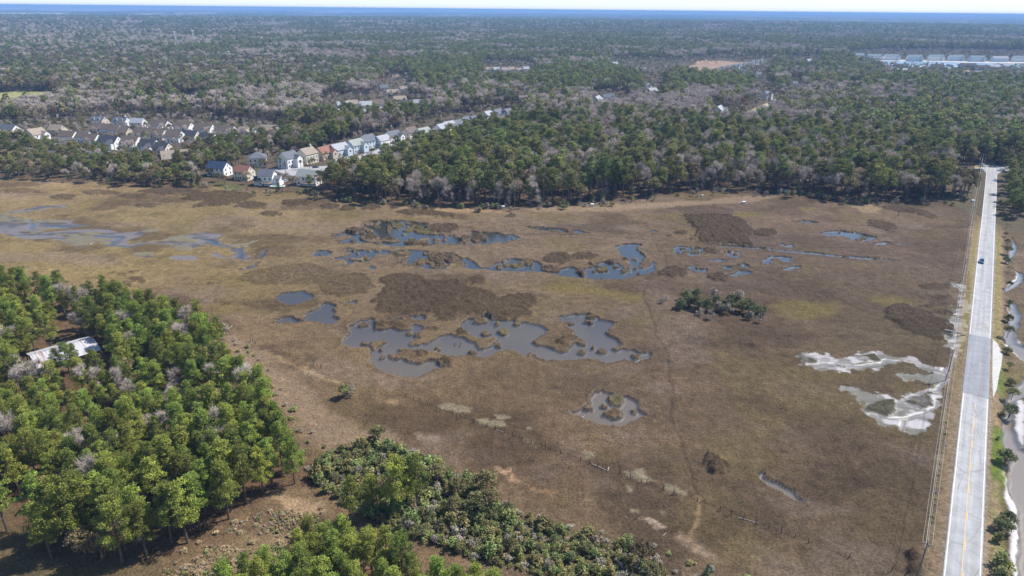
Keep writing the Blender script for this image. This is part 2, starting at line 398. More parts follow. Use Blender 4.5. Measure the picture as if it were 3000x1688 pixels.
MUD_LEFT = zone(0,580,3.22,[(-200,160),(0,150),(200,110),(400,75),(600,60),(640,95),(500,100),(300,130),(40,165),(200,190),(330,205),(700,205),(680,240),(830,260),(640,285),(400,300),(390,325),(700,300),(1000,290),(1150,330),(1380,300),(1500,290),(1480,320),(1400,330),(1200,400),(1230,435),(1500,400),(1700,350),(1900,330),(2100,340),(2050,380),(2100,440),(2300,430),(2480,385),(2350,450),(2300,490),(2370,550),(2280,585),(2200,560),(2220,520),(2150,470),(2000,440),(1850,460),(1780,510),(1640,480),(1600,440),(1400,430),(1200,465),(1000,440),(900,410),(860,440),(760,465),(600,420),(500,380),(300,390),(150,370),(50,340),(0,330),(-200,330)])
MUD_LEFT_PATCH = [ell(422,746,32,8), ell(540,755,45,8), zone(0,580,3.22,[(1960,510),(2050,515),(2110,545),(2180,570),(2080,565),(1990,550)]), ell(170,688,70,9)]
MUD_RIGHT = zone(2300,780,2.898,[(95,760),(180,720),(380,740),(450,780),(560,750),(700,715),(760,715),(900,770),(1100,790),(1130,830),(1280,870),(1340,870),(1420,840),(1460,760),(1450,720),(1420,680),(1420,620),(1480,610),(1470,700),(1475,790),(1430,850),(1380,890),(1360,960),(1365,1000),(1290,1060),(1280,1140),(1280,1230),(1240,1330),(1170,1380),(1000,1390),(850,1350),(830,1290),(720,1250),(700,1200),(600,1130),(620,1090),(520,1040),(680,1070),(830,1100),(960,1140),(1060,1090),(1200,1050),(1290,1000),(1340,980),(1300,980),(1000,960),(950,920),(1300,930),(1320,900),(1250,880),(1150,850),(1000,810),(860,830),(740,850),(780,890),(700,860),(600,870),(500,890),(400,890),(300,870),(150,830)])
MUD_RIGHT_LINES = [(zone(2300,780,2.898,[(1480,160),(1520,215),(1505,270),(1500,300),(1525,330),(1490,390),(1465,450),(1460,510),(1490,560),(1470,590),(1430,640),(1440,700)]),1.7),
                   (zone(2300,780,2.898,[(1430,175),(1500,170)]),1.3)]
MUD_GRASS = [zone(2300,780,2.898,[(730,1170),(840,1130),(930,1140),(920,1200),(900,1260),(800,1260),(700,1220)]), zone(2300,780,2.898,[(1000,1140),(1100,1100),(1230,1060),(1220,1110),(1250,1150),(1220,1190),(1130,1190),(1060,1160)]),
             zone(2300,780,2.898,[(120,740),(240,760),(300,800),(280,830),(180,820),(120,790)]), zone(2300,780,2.898,[(600,760),(760,740),(800,800),(700,810),(600,800)]), zone(2300,780,2.898,[(430,835),(480,830),(480,860),(420,860)])]
# creek right of the road
CREEK = [zone(2700,600,2.897,[(770,270),(785,280),(792,330),(808,360),(790,410),(765,440),(742,490),(722,500),(718,480),(740,440),(742,395),(770,370),(775,330)]),
         zone(2700,600,2.897,[(808,565),(850,580),(866,610),(860,650),(820,680),(760,715),(730,735),(705,730),(712,700),(760,665),(805,640),(820,610)]),
         zone(2700,600,2.897,[(765,810),(785,815),(812,870),(842,940),(838,1010),(800,1060),(792,1120),(812,1170),(900,1205),(1000,1230),(1000,1420),(880,1330),(800,1260),(745,1200),(708,1135),(708,1075),(735,1010),(765,960),(742,880)]),
         [(2998,1110),(2960,1150),(2938,1195),(2930,1240),(2938,1300),(2956,1330),(2958,1360),(2948,1390),(2950,1420),(2965,1460),(2982,1480),(2988,1520),(2984,1600),(2980,1700),(2975,1800),(3060,1800),(3080,1600),(3060,1450),(3040,1330),(2990,1310),(2970,1250),(2968,1200),(2985,1170),(3005,1160),(3060,1130),(3060,1090)]]
CREEK_MUD = [zone(2700,600,2.897,[(735,870),(752,870),(776,960),(765,1000),(740,1030),(715,1080),(706,1075),(720,1040),(748,980)]),
             zone(2700,600,2.897,[(800,565),(815,575),(822,610),(800,645),(745,675),(715,690),(730,670),(790,630),(808,600)]),
             [(2937,1358),(2946,1362),(2952,1400),(2955,1445),(2972,1455),(2987,1480),(2992,1520),(2986,1600),(2982,1700),(2968,1700),(2960,1640),(2958,1580),(2948,1540),(2955,1500),(2945,1460),(2938,1410)],
             [(2966,1180),(2990,1170),(3000,1175),(3000,1290),(2985,1310),(2975,1270),(2964,1230)],
             zone(2700,600,2.897,[(690,1180),(740,1190),(800,1250),(880,1320),(860,1320),(780,1255),(720,1205)]), zone(2700,600,2.897,[(780,1080),(795,1085),(800,1140),(850,1190),(800,1185),(780,1140)])]
TAN = [  # bare pale sand or dead straw: outline, colour, softness
 (zone(1000,1120,2.551,[(1130,650),(1150,630),(1250,665),(1310,700),(1365,745),(1330,750),(1280,735),(1240,690),(1190,665)]),(0.50,0.33,0.20),0.5),
 (zone(1000,1120,2.551,[(1370,765),(1430,785),(1480,815),(1440,810),(1380,785)]),(0.36,0.22,0.12),0.6),
 (zone(1000,1120,2.551,[(1500,800),(1570,810),(1620,840),(1560,830)]),(0.30,0.20,0.11),0.8),
 (zone(1000,1120,2.551,[(2210,1020),(2300,1015),(2380,1050),(2440,1085),(2380,1085),(2280,1050)]),(0.50,0.40,0.29),0.7),
 ([(2000,1560),(2040,1590),(2090,1625),(2120,1655),(2090,1650),(2040,1615),(1990,1575)],(0.36,0.27,0.18),1.5),
 (zone(1000,1120,2.551,[(320,140),(400,120),(460,130),(400,170),(330,165)]),(0.34,0.25,0.14),1.2),
 (zone(0,560,2.576,[(2300,1340),(2450,1400),(2560,1440),(2470,1440),(2330,1370)]),(0.40,0.30,0.19),1.0),
 (zone(0,560,2.576,[(1960,1200),(2080,1240),(2300,1330),(2260,1340),(2060,1260)]),(0.33,0.24,0.13),1.0),
 (zone(1000,560,2.576,[(400,110),(700,120),(1000,130),(1250,160),(1000,165),(700,150),(430,135)]),(0.36,0.26,0.15),2.0),
 ([(1480,608),(1700,606),(1850,598),(2000,590),(2150,590),(2000,604),(1800,618),(1600,622)],(0.31,0.235,0.15),2.5),
 ([(2100,580),(2250,568),(2290,575),(2180,596),(2060,600)],(0.27,0.2,0.125),2.0),
 (zone(2000,560,2.576,[(1250,100),(1380,90),(1500,130),(1480,170),(1350,160)]),(0.30,0.23,0.13),1.5),
 ([(780,1440),(870,1450),(940,1475),(960,1495),(900,1510),(840,1490),(800,1465)],(0.42,0.31,0.19),1.2),
 ([(650,1005),(700,1025),(760,1080),(820,1150),(860,1210),(800,1200),(730,1120),(670,1060)],(0.30,0.22,0.14),2.0),
 ([(265,1030),(300,1035),(330,1060),(310,1110),(270,1110),(250,1080)],(0.34,0.22,0.13),1.0),
 (zone(1000,1120,2.551,[(560,395),(650,380),(740,410),(700,450),(600,430)]),(0.29,0.23,0.17),1.2),
 ([(600,960),(700,980),(860,1100),(1000,1230),(1200,1290),(1100,1310),(960,1320),(900,1280),(800,1190),(700,1080),(630,1000)],(.28,.21,.135),3.0),
 ([(560,1660),(700,1570),(820,1560),(900,1590),(840,1660),(760,1700),(560,1720)],(.27,.20,.115),2.5),
 (ell(1650,1120,1,1),(0.2,0.15,0.1),1),
]
PALEGRASS = [zone(1000,1120,2.551,p) for p in (
 [(720,180),(800,150),(900,175),(985,195),(960,225),(900,240),(860,220),(780,210)],[(990,270),(1050,265),(1200,290),(1235,320),(1180,340),(1050,315),(1000,300)],
 [(1150,235),(1230,240),(1260,265),(1220,280),(1160,260)],[(1400,325),(1450,325),(1450,350),(1405,350)],[(1815,510),(1900,520),(1915,550),(1850,560),(1815,540)],[(1360,415),(1430,430),(1420,450),(1370,440)],
 [(2100,680),(2230,640),(2280,690),(2350,750),(2280,755),(2160,720)],[(2400,760),(2500,770),(2550,810),(2550,845),(2450,820)],[(2135,770),(2190,770),(2170,815),(2130,810)],[(2150,950),(2230,960),(2240,990),(2160,990)],[(2370,50+900),(2420,960),(2400,1000)],
 [(330,50),(370,55),(375,75),(330,65)])] + [zone(2000,1120,2.551,[(-10,800),(40,810),(50,850),(-10,860)])]
YELLOW = [zone(2000,560,2.576,p) for p in ([(350,180),(450,150),(590,160),(560,195),(430,210)],[(860,120),(1000,130),(1000,150),(880,145)],[(640,860),(800,810),(1000,840),(1200,850),(1150,940),(900,980),(700,930)],[(1380,800),(1600,790),(1800,850),(1750,890),(1500,860)])] + \
 [zone(1000,560,2.576,p) for p in ([(1500,720),(1750,700),(2000,740),(2300,780),(2250,840),(1900,780),(1600,770)],[(2440,180),(2520,175),(2530,195),(2450,195)],[(1150,860),(1250,800),(1250,830),(1200,840)])]
LAWNS = [([(600,533),(650,528),(700,540),(735,545),(700,556),(640,548)],(0.10,0.20,0.02)), ([(860,546),(930,540),(960,545),(930,552),(870,556)],(0.10,0.19,0.02)),
         ([(1005,505),(1040,500),(1045,506),(1010,512)],(0.16,0.2,0.04)), ([(885,478),(930,476),(935,484),(890,486)],(0.2,0.2,0.06))]
TRAILS = [([(1895,835),(1881,866),(1898,895),(1910,930),(1919,950),(1920,980),(1938,1005),(1957,1035),(1960,1062),(1961,1120),(1970,1124),(1972,1160),(1962,1222),(1980,1261),(1996,1292),(2005,1320),(2010,1345),(2030,1400),(2045,1455)],0.35,(0.06,0.045,0.03)),
          ([(2045,1455),(2052,1476),(2045,1520),(2020,1585)],0.35,(0.36,0.25,0.14)),
          ([(1920,712),(1930,735),(1950,745),(1952,775)],0.3,(0.07,0.05,0.035)),
          ([(1400,690),(1560,685),(1760,690),(1900,702),(2070,712)],0.5,(0.09,0.068,0.045)),
          ([(1181,740+420),(1400,1240),(1640,1325),(1900,1420),(2110,1490),(2500,1640)],0.25,(0.08,0.055,0.035))]
ROAD_AXIS = [(2768,2050),(2812,1688),(2857,1253),(2883.5,800),(2900,560),(2906,520),(2911,490)]
_ra = PW(ROAD_AXIS)
_k = np.polyfit(_ra[1:6, 1], _ra[1:6, 0], 1)
def road_x(y): return _k[0] * y + _k[1]
RD = np.array([_k[0], 1.0]); RD = RD / np.hypot(*RD)
RNRM = np.array([RD[1], -RD[0]])
ROAD_END = PW([(2906, 508)])[0]
def road_off(x, y):
    """signed distance right of the road's axis, and distance along"""
    ox, oy = np.asarray(x) - _k[1], np.asarray(y)
    return ox * RNRM[0] + oy * RNRM[1], ox * RD[0] + oy * RD[1]

GX0, GX1, GY0, GY1, GS = -345.0, 262.0, 72.0, 452.0, 0.48
gx = np.arange(GX0, GX1 + 0.01, GS); gy = np.arange(GY0, GY1 + 0.01, GS)
NX, NY = len(gx), len(gy)
X, Y = np.meshgrid(gx, gy)
warp = 1.15
XW = X + warp * (fbm(X, Y, 2.8, 5, 3) - 0.5) * 2; YW = Y + warp * (fbm(X, Y, 2.8, 55, 3) - 0.5) * 2


def field(polys, pad=5.0, default=9.0, isline=False, wscale=1.0):
    S = np.full(X.shape, default)
    for pl in polys:
        w = PW(pl)
        i0 = max(0, int((w[:, 0].min() - pad - GX0) / GS)); i1 = min(NX, int((w[:, 0].max() + pad - GX0) / GS) + 2)
        j0 = max(0, int((w[:, 1].min() - pad - GY0) / GS)); j1 = min(NY, int((w[:, 1].max() + pad - GY0) / GS) + 2)
        if i1 <= i0 or j1 <= j0: continue
        xs = (X + (XW - X) * wscale)[j0:j1, i0:i1]; ys = (Y + (YW - Y) * wscale)[j0:j1, i0:i1]
        d = (sdf_line if isline else sdf_poly)(xs, ys, w).reshape(xs.shape)
        S[j0:j1, i0:i1] = np.minimum(S[j0:j1, i0:i1], d)
    return S


Sp = field(PONDS, wscale=0.9)
Si = field(ISLES, wscale=1.0)
S = np.maximum(Sp, -(Si - 0.25))
isl_ = sstep(.70, .74, fbm(X, Y, 4.2, 61, 2)) * (S < -.35) * (S > -5.5) * (proj(X, Y)[1] < 830)
S = S * (1 - isl_) + .45 * isl_
n1 = fbm(X, Y, 2.2, 3, 3); n2 = fbm(X, Y, 14, 4, 4); n3 = fbm(X, Y, 60, 6, 4); n4 = fbm(X, Y, 1.1, 8, 2)
WATER_Z = -0.24
Z = (n2 - 0.5) * 0.22 + (n1 - 0.5) * 0.40
near = np.exp(-np.clip(S, 0, 9) / 1.1)
Z = Z + 0.10 * near
Z = np.where(S < 0.35, Z + (-0.80 - Z) * sstep(0.34, -0.30, S), Z)
anch = [(150,545,.25,.185,.095),(150,640,.22,.17,.09),(330,740,.235,.18,.075),(560,680,.215,.17,.08),(520,800,.225,.165,.075),(730,720,.225,.175,.095),(600,870,.19,.135,.075),(820,800,.19,.145,.08),(900,640,.215,.165,.095),(1300,610,.215,.16,.10),(1600,640,.195,.148,.095),(1500,740,.205,.155,.10),(1150,810,.225,.175,.125),
 (1700,850,.165,.125,.065),(1600,900,.175,.135,.072),(1850,900,.15,.11,.065),(1300,900,.18,.138,.08),(850,980,.185,.135,.078),(1000,1090,.17,.12,.055),(1500,1110,.17,.125,.075),(1750,1090,.15,.107,.066),(2000,1000,.118,.083,.052),(2300,850,.135,.098,.066),(2150,760,.165,.122,.078),(2400,640,.16,.118,.075),(2600,620,.155,.115,.072),(2550,720,.145,.105,.069),(2650,800,.125,.092,.06),(2500,800,.14,.1,.068),(2450,930,.13,.096,.052),
 (2300,1000,.115,.083,.048),(2150,1150,.125,.09,.06),(2400,1250,.12,.087,.055),(2000,1250,.14,.102,.062),(2250,1350,.14,.102,.062),(2550,1300,.118,.09,.05),(2550,1450,.125,.092,.05),(2350,1560,.145,.105,.052),(2100,1530,.165,.113,.06),(1750,1400,.175,.117,.06),(1500,1300,.19,.128,.066),(1850,1310,.155,.115,.062),(1250,1200,.20,.143,.078),(1050,1200,.225,.168,.10),(900,1280,.22,.16,.10),(1700,1580,.19,.14,.09),(2000,1640,.20,.155,.10),(2650,1600,.13,.105,.045),
 (2750,950,.10,.082,.045),(2950,900,.12,.098,.055),(2970,1050,.125,.105,.055),(700,1650,.23,.165,.09),(900,1480,.24,.17,.10),(400,1350,.15,.085,.045),(200,1150,.15,.09,.05),(100,1600,.17,.12,.07),(450,1000,.17,.115,.06),(750,1250,.19,.13,.075),(1350,1550,.17,.12,.07)]
C = np.zeros((NY, NX, 3)); Wt = np.zeros((NY, NX))
XC = X + 26 * (fbm(X, Y, 40, 71, 4) - 0.5) * 2; YC = Y + 26 * (fbm(X, Y, 40, 72, 4) - 0.5) * 2
for a in anch:
    q = P(a[0], a[1]); sg = 10 + 0.085 * math.hypot(q.x, q.y)
    w = np.exp(-((XC - q.x) ** 2 + (YC - q.y) ** 2) / (2 * sg * sg)) + 1e-9
    Wt += w; C += w[..., None] * np.array(a[2:5])
C /= Wt[..., None]
# broad blotches that belong to the plant cover: redder and greyer rush, olive cordgrass
def mixc(col, w):
    global C
    C = C + (np.array(col) - C) * np.clip(w, 0, 1)[..., None]
def mulc(f): 
    global C
    C = C * f[..., None]
b1 = fbm(X * 0.7 + 0.25 * Y, Y, 30, 21, 5); b2 = fbm(X * 0.6, Y, 18, 22, 5); b3 = fbm(X, Y, 9, 23, 4)
mulc(0.72 + 0.56 * b1)
mixc((.21,.165,.13), sstep(.56,.72,b2) * 0.42)
mixc((.165,.135,.045), sstep(.55,.72,fbm(X, Y, 24, 24, 4)) * 0.38)
mixc((.082,.058,.036), sstep(.52,.70,fbm(X * .7, Y, 20, 25, 4)) * 0.6)
mixc((.105,.075,.052), sstep(.5,.7,fbm(X * .6, Y, 45, 26, 4)) * 0.5 * sstep(1500, 2200, proj(X, Y)[0]))
mulc(0.82 + 0.36 * b3)
mulc(0.78 + 0.44 * n1)
for pl in YELLOW: mixc((.20,.165,.05), sstep(2.5, -3.0, field([pl], pad=6, wscale=1.6) + (b3 - .5) * 4) * 0.55)
for pl in PALEGRASS:
    mixc((.30,.27,.175), sstep(0.5, -0.6, field([pl], wscale=1.2) + (n1 - .5) * 1.2) * 0.75)
for pl, c, sf in TAN:
    mixc(c, sstep(sf, -sf * 1.2, field([pl], pad=7, wscale=1.5) + (n1 - .5) * sf * 2.2) * 0.9)
for pl, c in LAWNS: mixc(c, sstep(0.6, -0.6, field([pl], wscale=0.6)) * 0.92)
# rush beds
RH = np.zeros(X.shape)
for pl, h in RUSH:
    f = sstep(0.8, -1.0, field([pl], wscale=2.0) + (n1 - .5) * 1.8)
    RH = np.maximum(RH, f * h * .85)
RH = RH * (S > -0.15)
# rush fringe beside ponds, in broken lengths
fr = np.exp(-((S - 0.5) / 0.6) ** 2) * sstep(.45, .6, fbm(X, Y, 11, 31, 3)) * (Sp < 3)
isle = np.maximum(sstep(0.6, -0.1, Si), isl_) * (S > -0.1)
RHc = np.clip(RH / 0.9, 0, 1)
mixc((.078,.058,.036), RHc * 0.8)
mixc((.115,.09,.058), np.clip(fr + isle * 0.6, 0, 1) * 0.6)
mixc((.14,.13,.05), isle * sstep(.60, .66, fbm(X, Y, 9, 33, 2)) * 0.6)
mixc((.27,.225,.16), np.exp(-((S - 0.35) / 0.28) ** 2) * 0.62 * sstep(.35,.6,fbm(X, Y, 7, 37, 2)))
spk = RNG.random(X.shape) - .5
Z = Z + RH * (0.62 + 0.75 * n1 + .55 * spk) * 0.8 + fr * (0.1 + .25 * n1 + .4 * spk) + isle * (.08 + .2 * n1 + .3 * spk) + spk * .17 * (S > .4)
mulc(0.86 + 0.28 * n4)
mixc((.045,.036,.026), np.exp(-((S - 0.02) / 0.22) ** 2) * 0.85)  # dark peat band along the pond banks, painting in the shade of their edges
# trails
for pl, wd, c in TRAILS:
    d = field([pl], pad=4, isline=True, wscale=0.35)
    k = sstep(wd + 0.35, wd * 0.5, d)
    mixc(c, k * 0.5); Z = Z - 0.10 * k
# pond beds
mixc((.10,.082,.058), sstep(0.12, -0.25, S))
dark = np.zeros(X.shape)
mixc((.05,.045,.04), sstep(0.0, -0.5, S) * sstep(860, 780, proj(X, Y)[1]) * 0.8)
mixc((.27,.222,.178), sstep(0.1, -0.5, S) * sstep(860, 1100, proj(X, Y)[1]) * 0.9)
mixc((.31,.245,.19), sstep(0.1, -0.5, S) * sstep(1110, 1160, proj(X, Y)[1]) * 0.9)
mixc((.28,.235,.15), sstep(-0.2, -1.2, S) * sstep(.45, .6, fbm(X, Y, 20, 41, 3)) * 0.4 * sstep(860, 960, proj(X, Y)[1]))
# mud
WET = np.zeros(X.shape)
def mud(polys, col, z, wsc=1.0, br=0.0, lines=None, soft=0.5):
    global Z, C, WET
    f = field(polys, wscale=wsc) if polys else np.full(X.shape, 9.0)
    for pl, wd in (lines or []): f = np.minimum(f, field([pl], isline=True, wscale=wsc) - wd)
    k = sstep(soft, -soft, f + (n1 - .5) * 2.0 * br + (b3 - .5) * 2.0 * br)
    Z = Z + (z + (n2 - .5) * 0.22 + (n1 - .5) * 0.12 - Z) * k
    mixc(col, k * 0.95); WET = np.maximum(WET, k)
    return k
kl = mud([MUD_LEFT] + MUD_LEFT_PATCH, (.15,.13,.12), -0.16, 1.2, 0.9, soft=0.6)
mixc((.065,.057,.052), kl * sstep(.46, .58, fbm(X * .5, Y, 4, 79, 4)) * .85); mixc((.16,.135,.06), kl * sstep(.53, .60, fbm(X * .5, Y, 7, 80, 4)) * .9); Z = Z + kl * .35 * sstep(.53, .60, fbm(X * .5, Y, 7, 80, 4)) * (.5 + n1)
for a in ([(47,689),(110,687),(217,686),(260,690),(311,693),(351,693),(357,699),(340,707),(311,717),(379,724)], [(590,699),(618,704),(637,717),(668,721)], [(702,723),(705,741),(699,754),(727,758)], [(88,645),(96,660),(90,672)], [(150,662),(190,664),(230,661)]):
    k = sstep(1.5, 0.3, field([a], isline=True, wscale=0.8)); Z = Z - 0.4 * k
k2 = mud([MUD_RIGHT], (.30,.28,.27), -0.10, 1.5, 2.2, MUD_RIGHT_LINES, 0.45)
for pl in MUD_GRASS:
    k = sstep(0.6, -0.6, field([pl]) + (n1 - .5) * 2.6)
    mixc((.085,.082,.042), k * 0.9); WET = WET * (1 - k); Z = Z + k * 0.5 * (0.5 + n1)
mixc((.09,.085,.05), k2 * np.clip(sstep(.47, .56, fbm(X, Y, 2.4, 77, 4)) + sstep(.54, .62, fbm(X * .6, Y, 11, 87, 4)), 0, 1) * 0.88)
mixc((.2,.185,.17), k2 * sstep(.48, .62, fbm(X, Y, 5.0, 78, 4)) * 0.7)
mixc((.088,.08,.045), k2 * sstep(.50, .57, fbm(X * .35 + Y * .12, Y * 1.1, 3.2, 88, 4)) * .85)
mixc((.42,.405,.39), k2 * sstep(.57, .48, fbm(X * .35 + Y * .12, Y * 1.1, 3.2, 88, 4)) * sstep(.55, .68, fbm(X, Y, 7.0, 83, 4)) * .8)
for a in (zone(2300,780,2.898,[(1440,700),(1462,770),(1400,850),(1340,885)]), zone(2300,780,2.898,[(1340,885),(1200,845),(1000,806),(830,795),(810,825),(600,850),(430,825),(200,835)]), zone(2300,780,2.898,[(1345,985),(1290,1050),(1200,1062),(1060,1100),(1050,1120),(960,1150),(1230,1225),(1050,1285),(870,1290),(720,1260)]), zone(2300,780,2.898,[(1290,1150),(1275,1200),(1230,1225)]), zone(2300,780,2.898,[(1050,1285),(1000,1300),(990,1390)]), zone(2300,780,2.898,[(220,775),(300,815)])):
    k = sstep(0.75, 0.2, field([a], isline=True, wscale=0.6)); Z = Z - 0.3 * k; mixc((.5,.48,.47), sstep(1.1,.4,field([a], isline=True, wscale=0.6)) * .5)
kc = mud(CREEK_MUD, (.44,.43,.42), -0.12, 0.8, 0.25)
Sc = field(CREEK, wscale=0.6)
Z = np.where(Sc < 0.5, Z + (-1.0 - Z) * sstep(0.5, -0.8, Sc), Z)
mixc((.32,.275,.24), sstep(0.2, -0.6, Sc)); S = np.minimum(S, Sc); 
WET = np.maximum(WET, sstep(0.05, -0.3, S))
# marsh strip left of the creek and white reflections of the culvert pool
kp = sstep(0.4, -0.6, field([zone(2300,780,2.898,[(1370,572),(1490,585),(1480,605),(1390,595)])]))
Z = Z - 0.6 * kp
# road embankment and verges
ro, ra = road_off(X, Y)
aro = np.abs(ro)
_ae = float(road_off(*ROAD_END)[1])
onr = (ra < _ae + 12)
bank = sstep(7.6, 4.8, aro) * onr
Z = Z * (1 - sstep(6.4, 4.4, aro) * onr) + 0.30 * bank
nv = fbm(X, Y, 5, 91, 3)
farv = sstep(1150, 950, proj(X, Y)[1])
mixc((.28,.215,.125), sstep(6.9, 4.5, aro - nv * 2.0) * onr * 0.85)
mixc((.2,.19,.045), sstep(0.9, 0.2, np.abs(aro - 4.7) - 0.3 * nv) * onr * farv * 0.7)
mixc((.12,.165,.03), sstep(1.2, 0.2, np.abs(ro - 5.8) - 1.4 * nv) * onr * (1 - farv) * sstep(.35, .55, fbm(X, Y, 14, 92, 3)) * 0.95)
mixc((.27,.24,.20), sstep(0.5, 0.1, np.abs(aro - 3.75)) * onr * 0.6)
# pine straw under the near stands, leaf litter under the far woods, painted shade in the near left corner
STAND = [(-300,860),(0,850),(250,890),(330,895),(520,960),(640,985),(670,1060),(720,1120),(810,1200),(880,1330),(905,1405),(790,1440),(650,1540),(500,1630),(300,1680),(0,1700),(-300,1700)]
mixc((.135,.088,.05), sstep(2.5, -3, field([STAND], wscale=3)) * 0.75)
mixc((.13,.11,.055), sstep(4, -4, field([[(-300,1400),(0,1480),(140,1600),(330,1650),(520,1640),(520,1800),(-300,1800)]], pad=9, wscale=4)) * 0.75)  # tree shade of the near left corner painted into the ground colour
STAND2 = [(850,1790),(985,1610),(1120,1680),(1400,1800),(1750,1950),(1700,2000),(800,2000)]
mixc((.155,.082,.042), sstep(2, -2, field([STAND2], wscale=2)) * 0.75)
THICK = [(905,1385),(960,1330),(1085,1300),(1200,1330),(1270,1350),(1400,1435),(1520,1500),(1660,1560),(1800,1590),(1900,1620),(1960,1688),(1900,1740),(1700,1720),(1400,1640),(1180,1560),(1030,1490),(960,1450)]
mixc((.15,.135,.06), sstep(2.5, -2.5, field([THICK], wscale=2.5)) * 0.8)
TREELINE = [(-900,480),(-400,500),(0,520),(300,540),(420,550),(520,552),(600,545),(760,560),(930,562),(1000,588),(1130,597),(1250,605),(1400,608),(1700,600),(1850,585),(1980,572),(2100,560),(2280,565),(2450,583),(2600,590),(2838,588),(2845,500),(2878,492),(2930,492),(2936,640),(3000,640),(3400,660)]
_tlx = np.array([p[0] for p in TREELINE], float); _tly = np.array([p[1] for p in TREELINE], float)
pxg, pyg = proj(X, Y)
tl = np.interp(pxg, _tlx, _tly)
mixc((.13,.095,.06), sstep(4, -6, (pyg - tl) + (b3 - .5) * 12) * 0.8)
edge = np.minimum(np.minimum(X - GX0, GX1 - X), np.minimum(Y - GY0, GY1 - Y))
Z = Z * sstep(0.0, 6.0, edge)
mixc((.12,.09,.055), sstep(25, 0, edge) * 0.8)
gs_ = C.mean(2, keepdims=True)
C = (gs_ + (C - gs_) * np.interp(pxg, [0, 1200, 2200], [1.06, 1.12, 1.02])[..., None]) * np.array([1.0, .945, .96])
dk_ = np.interp(pxg, [0, 700, 1300, 2100, 3000], [.86, .79, .73, .74, .76])[..., None]
C = np.where(((WET[..., None] > .5) & (S[..., None] > 0.05)) | (pxg[..., None] > 2840), C, C * dk_)
C = np.clip(C, 0.008, 0.8)

# one sheet: the fine marsh grid plus a skirt that runs to the horizon
verts = np.stack([X.ravel(), Y.ravel(), Z.ravel()], 1)
ii = (np.arange(NY - 1)[:, None] * NX + np.arange(NX - 1)[None, :]).ravel()
quads = np.stack([ii, ii + 1, ii + 1 + NX, ii + NX], 1)
BIG = 40000.0
ax, bx, ay, by = gx[0], gx[-1], gy[0], gy[-1]
b0 = len(verts)
sk = np.array([(ax, ay, 0), (bx, ay, 0), (bx, by, 0), (ax, by, 0), (-BIG, -3000, 0), (BIG, -3000, 0), (BIG, BIG, 0), (-BIG, BIG, 0)], float)
verts = np.concatenate([verts, sk])
quads = np.concatenate([quads, np.array([(b0 + 4, b0 + 5, b0 + 1, b0), (b0 + 5, b0 + 6, b0 + 2, b0 + 1), (b0 + 6, b0 + 7, b0 + 3, b0 + 2), (b0 + 7, b0 + 4, b0, b0 + 3)])])
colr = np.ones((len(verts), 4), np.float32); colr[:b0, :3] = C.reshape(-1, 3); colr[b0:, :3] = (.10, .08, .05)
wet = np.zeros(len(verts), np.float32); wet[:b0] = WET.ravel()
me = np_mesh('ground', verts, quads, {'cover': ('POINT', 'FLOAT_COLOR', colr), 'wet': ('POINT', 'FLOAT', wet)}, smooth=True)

gm = bpy.data.materials.new('marsh_ground'); gm.use_nodes = True; nt = gm.node_tree; L = nt.links
b = nt.nodes['Principled BSDF']
at = N(nt, 'ShaderNodeAttribute', attribute_name='cover'); aw = N(nt, 'ShaderNodeAttribute', attribute_name='wet')
geo = N(nt, 'ShaderNodeNewGeometry')
nA = N(nt, 'ShaderNodeTexNoise', i_Scale=1.5, i_Detail=6.0, i_Roughness=0.7); nB = N(nt, 'ShaderNodeTexNoise', i_Scale=0.35, i_Detail=4.0, i_Roughness=0.6)
nC = N(nt, 'ShaderNodeTexNoise', i_Scale=5.0, i_Detail=3.0, i_Roughness=0.7)
for n in (nA, nB, nC): L.new(geo.outputs['Position'], n.inputs['Vector'])
mA = N(nt, 'ShaderNodeMapRange', i_1=0.3, i_2=0.7, i_3=0.45, i_4=1.5); L.new(nA.outputs[0], mA.inputs[0])
mB = N(nt, 'ShaderNodeMapRange', i_1=0.3, i_2=0.7, i_3=0.8, i_4=1.2); L.new(nB.outputs[0], mB.inputs[0])
mm = N(nt, 'ShaderNodeMath', operation='MULTIPLY'); L.new(mA.outputs[0], mm.inputs[0]); L.new(mB.outputs[0], mm.inputs[1])
# wet mud is more even than grass
mw = N(nt, 'ShaderNodeMix', data_type='FLOAT'); L.new(aw.outputs['Fac'], mw.inputs[0]); L.new(mm.outputs[0], mw.inputs[2]); mw.inputs[3].default_value = 0.95
sc_ = N(nt, 'ShaderNodeVectorMath', operation='SCALE'); L.new(at.outputs['Color'], sc_.inputs[0]); L.new(mw.outputs[0], sc_.inputs['Scale'])
L.new(sc_.outputs[0], b.inputs['Base Color'])
mr_ = N(nt, 'ShaderNodeMapRange', i_3=0.9, i_4=0.42); L.new(aw.outputs['Fac'], mr_.inputs[0]); L.new(mr_.outputs[0], b.inputs['Roughness'])
ms_ = N(nt, 'ShaderNodeMapRange', i_3=0.1, i_4=0.5); L.new(aw.outputs['Fac'], ms_.inputs[0]); L.new(ms_.outputs[0], b.inputs['Specular IOR Level'])
ad = N(nt, 'ShaderNodeMath', operation='ADD'); L.new(nA.outputs[0], ad.inputs[0])
nc2 = N(nt, 'ShaderNodeMath', operation='MULTIPLY', i_1=0.4); L.new(nC.outputs[0], nc2.inputs[0]); L.new(nc2.outputs[0], ad.inputs[1])
bs = N(nt, 'ShaderNodeMapRange', i_3=0.9, i_4=0.25); L.new(aw.outputs['Fac'], bs.inputs[0])
bp = N(nt, 'ShaderNodeBump'); bp.inputs['Distance'].default_value = 0.55; L.new(bs.outputs[0], bp.inputs['Strength']); L.new(ad.outputs[0], bp.inputs['Height'])
L.new(bp.outputs[0], b.inputs['Normal'])
tag(link('ground', me, gm), kind='structure')

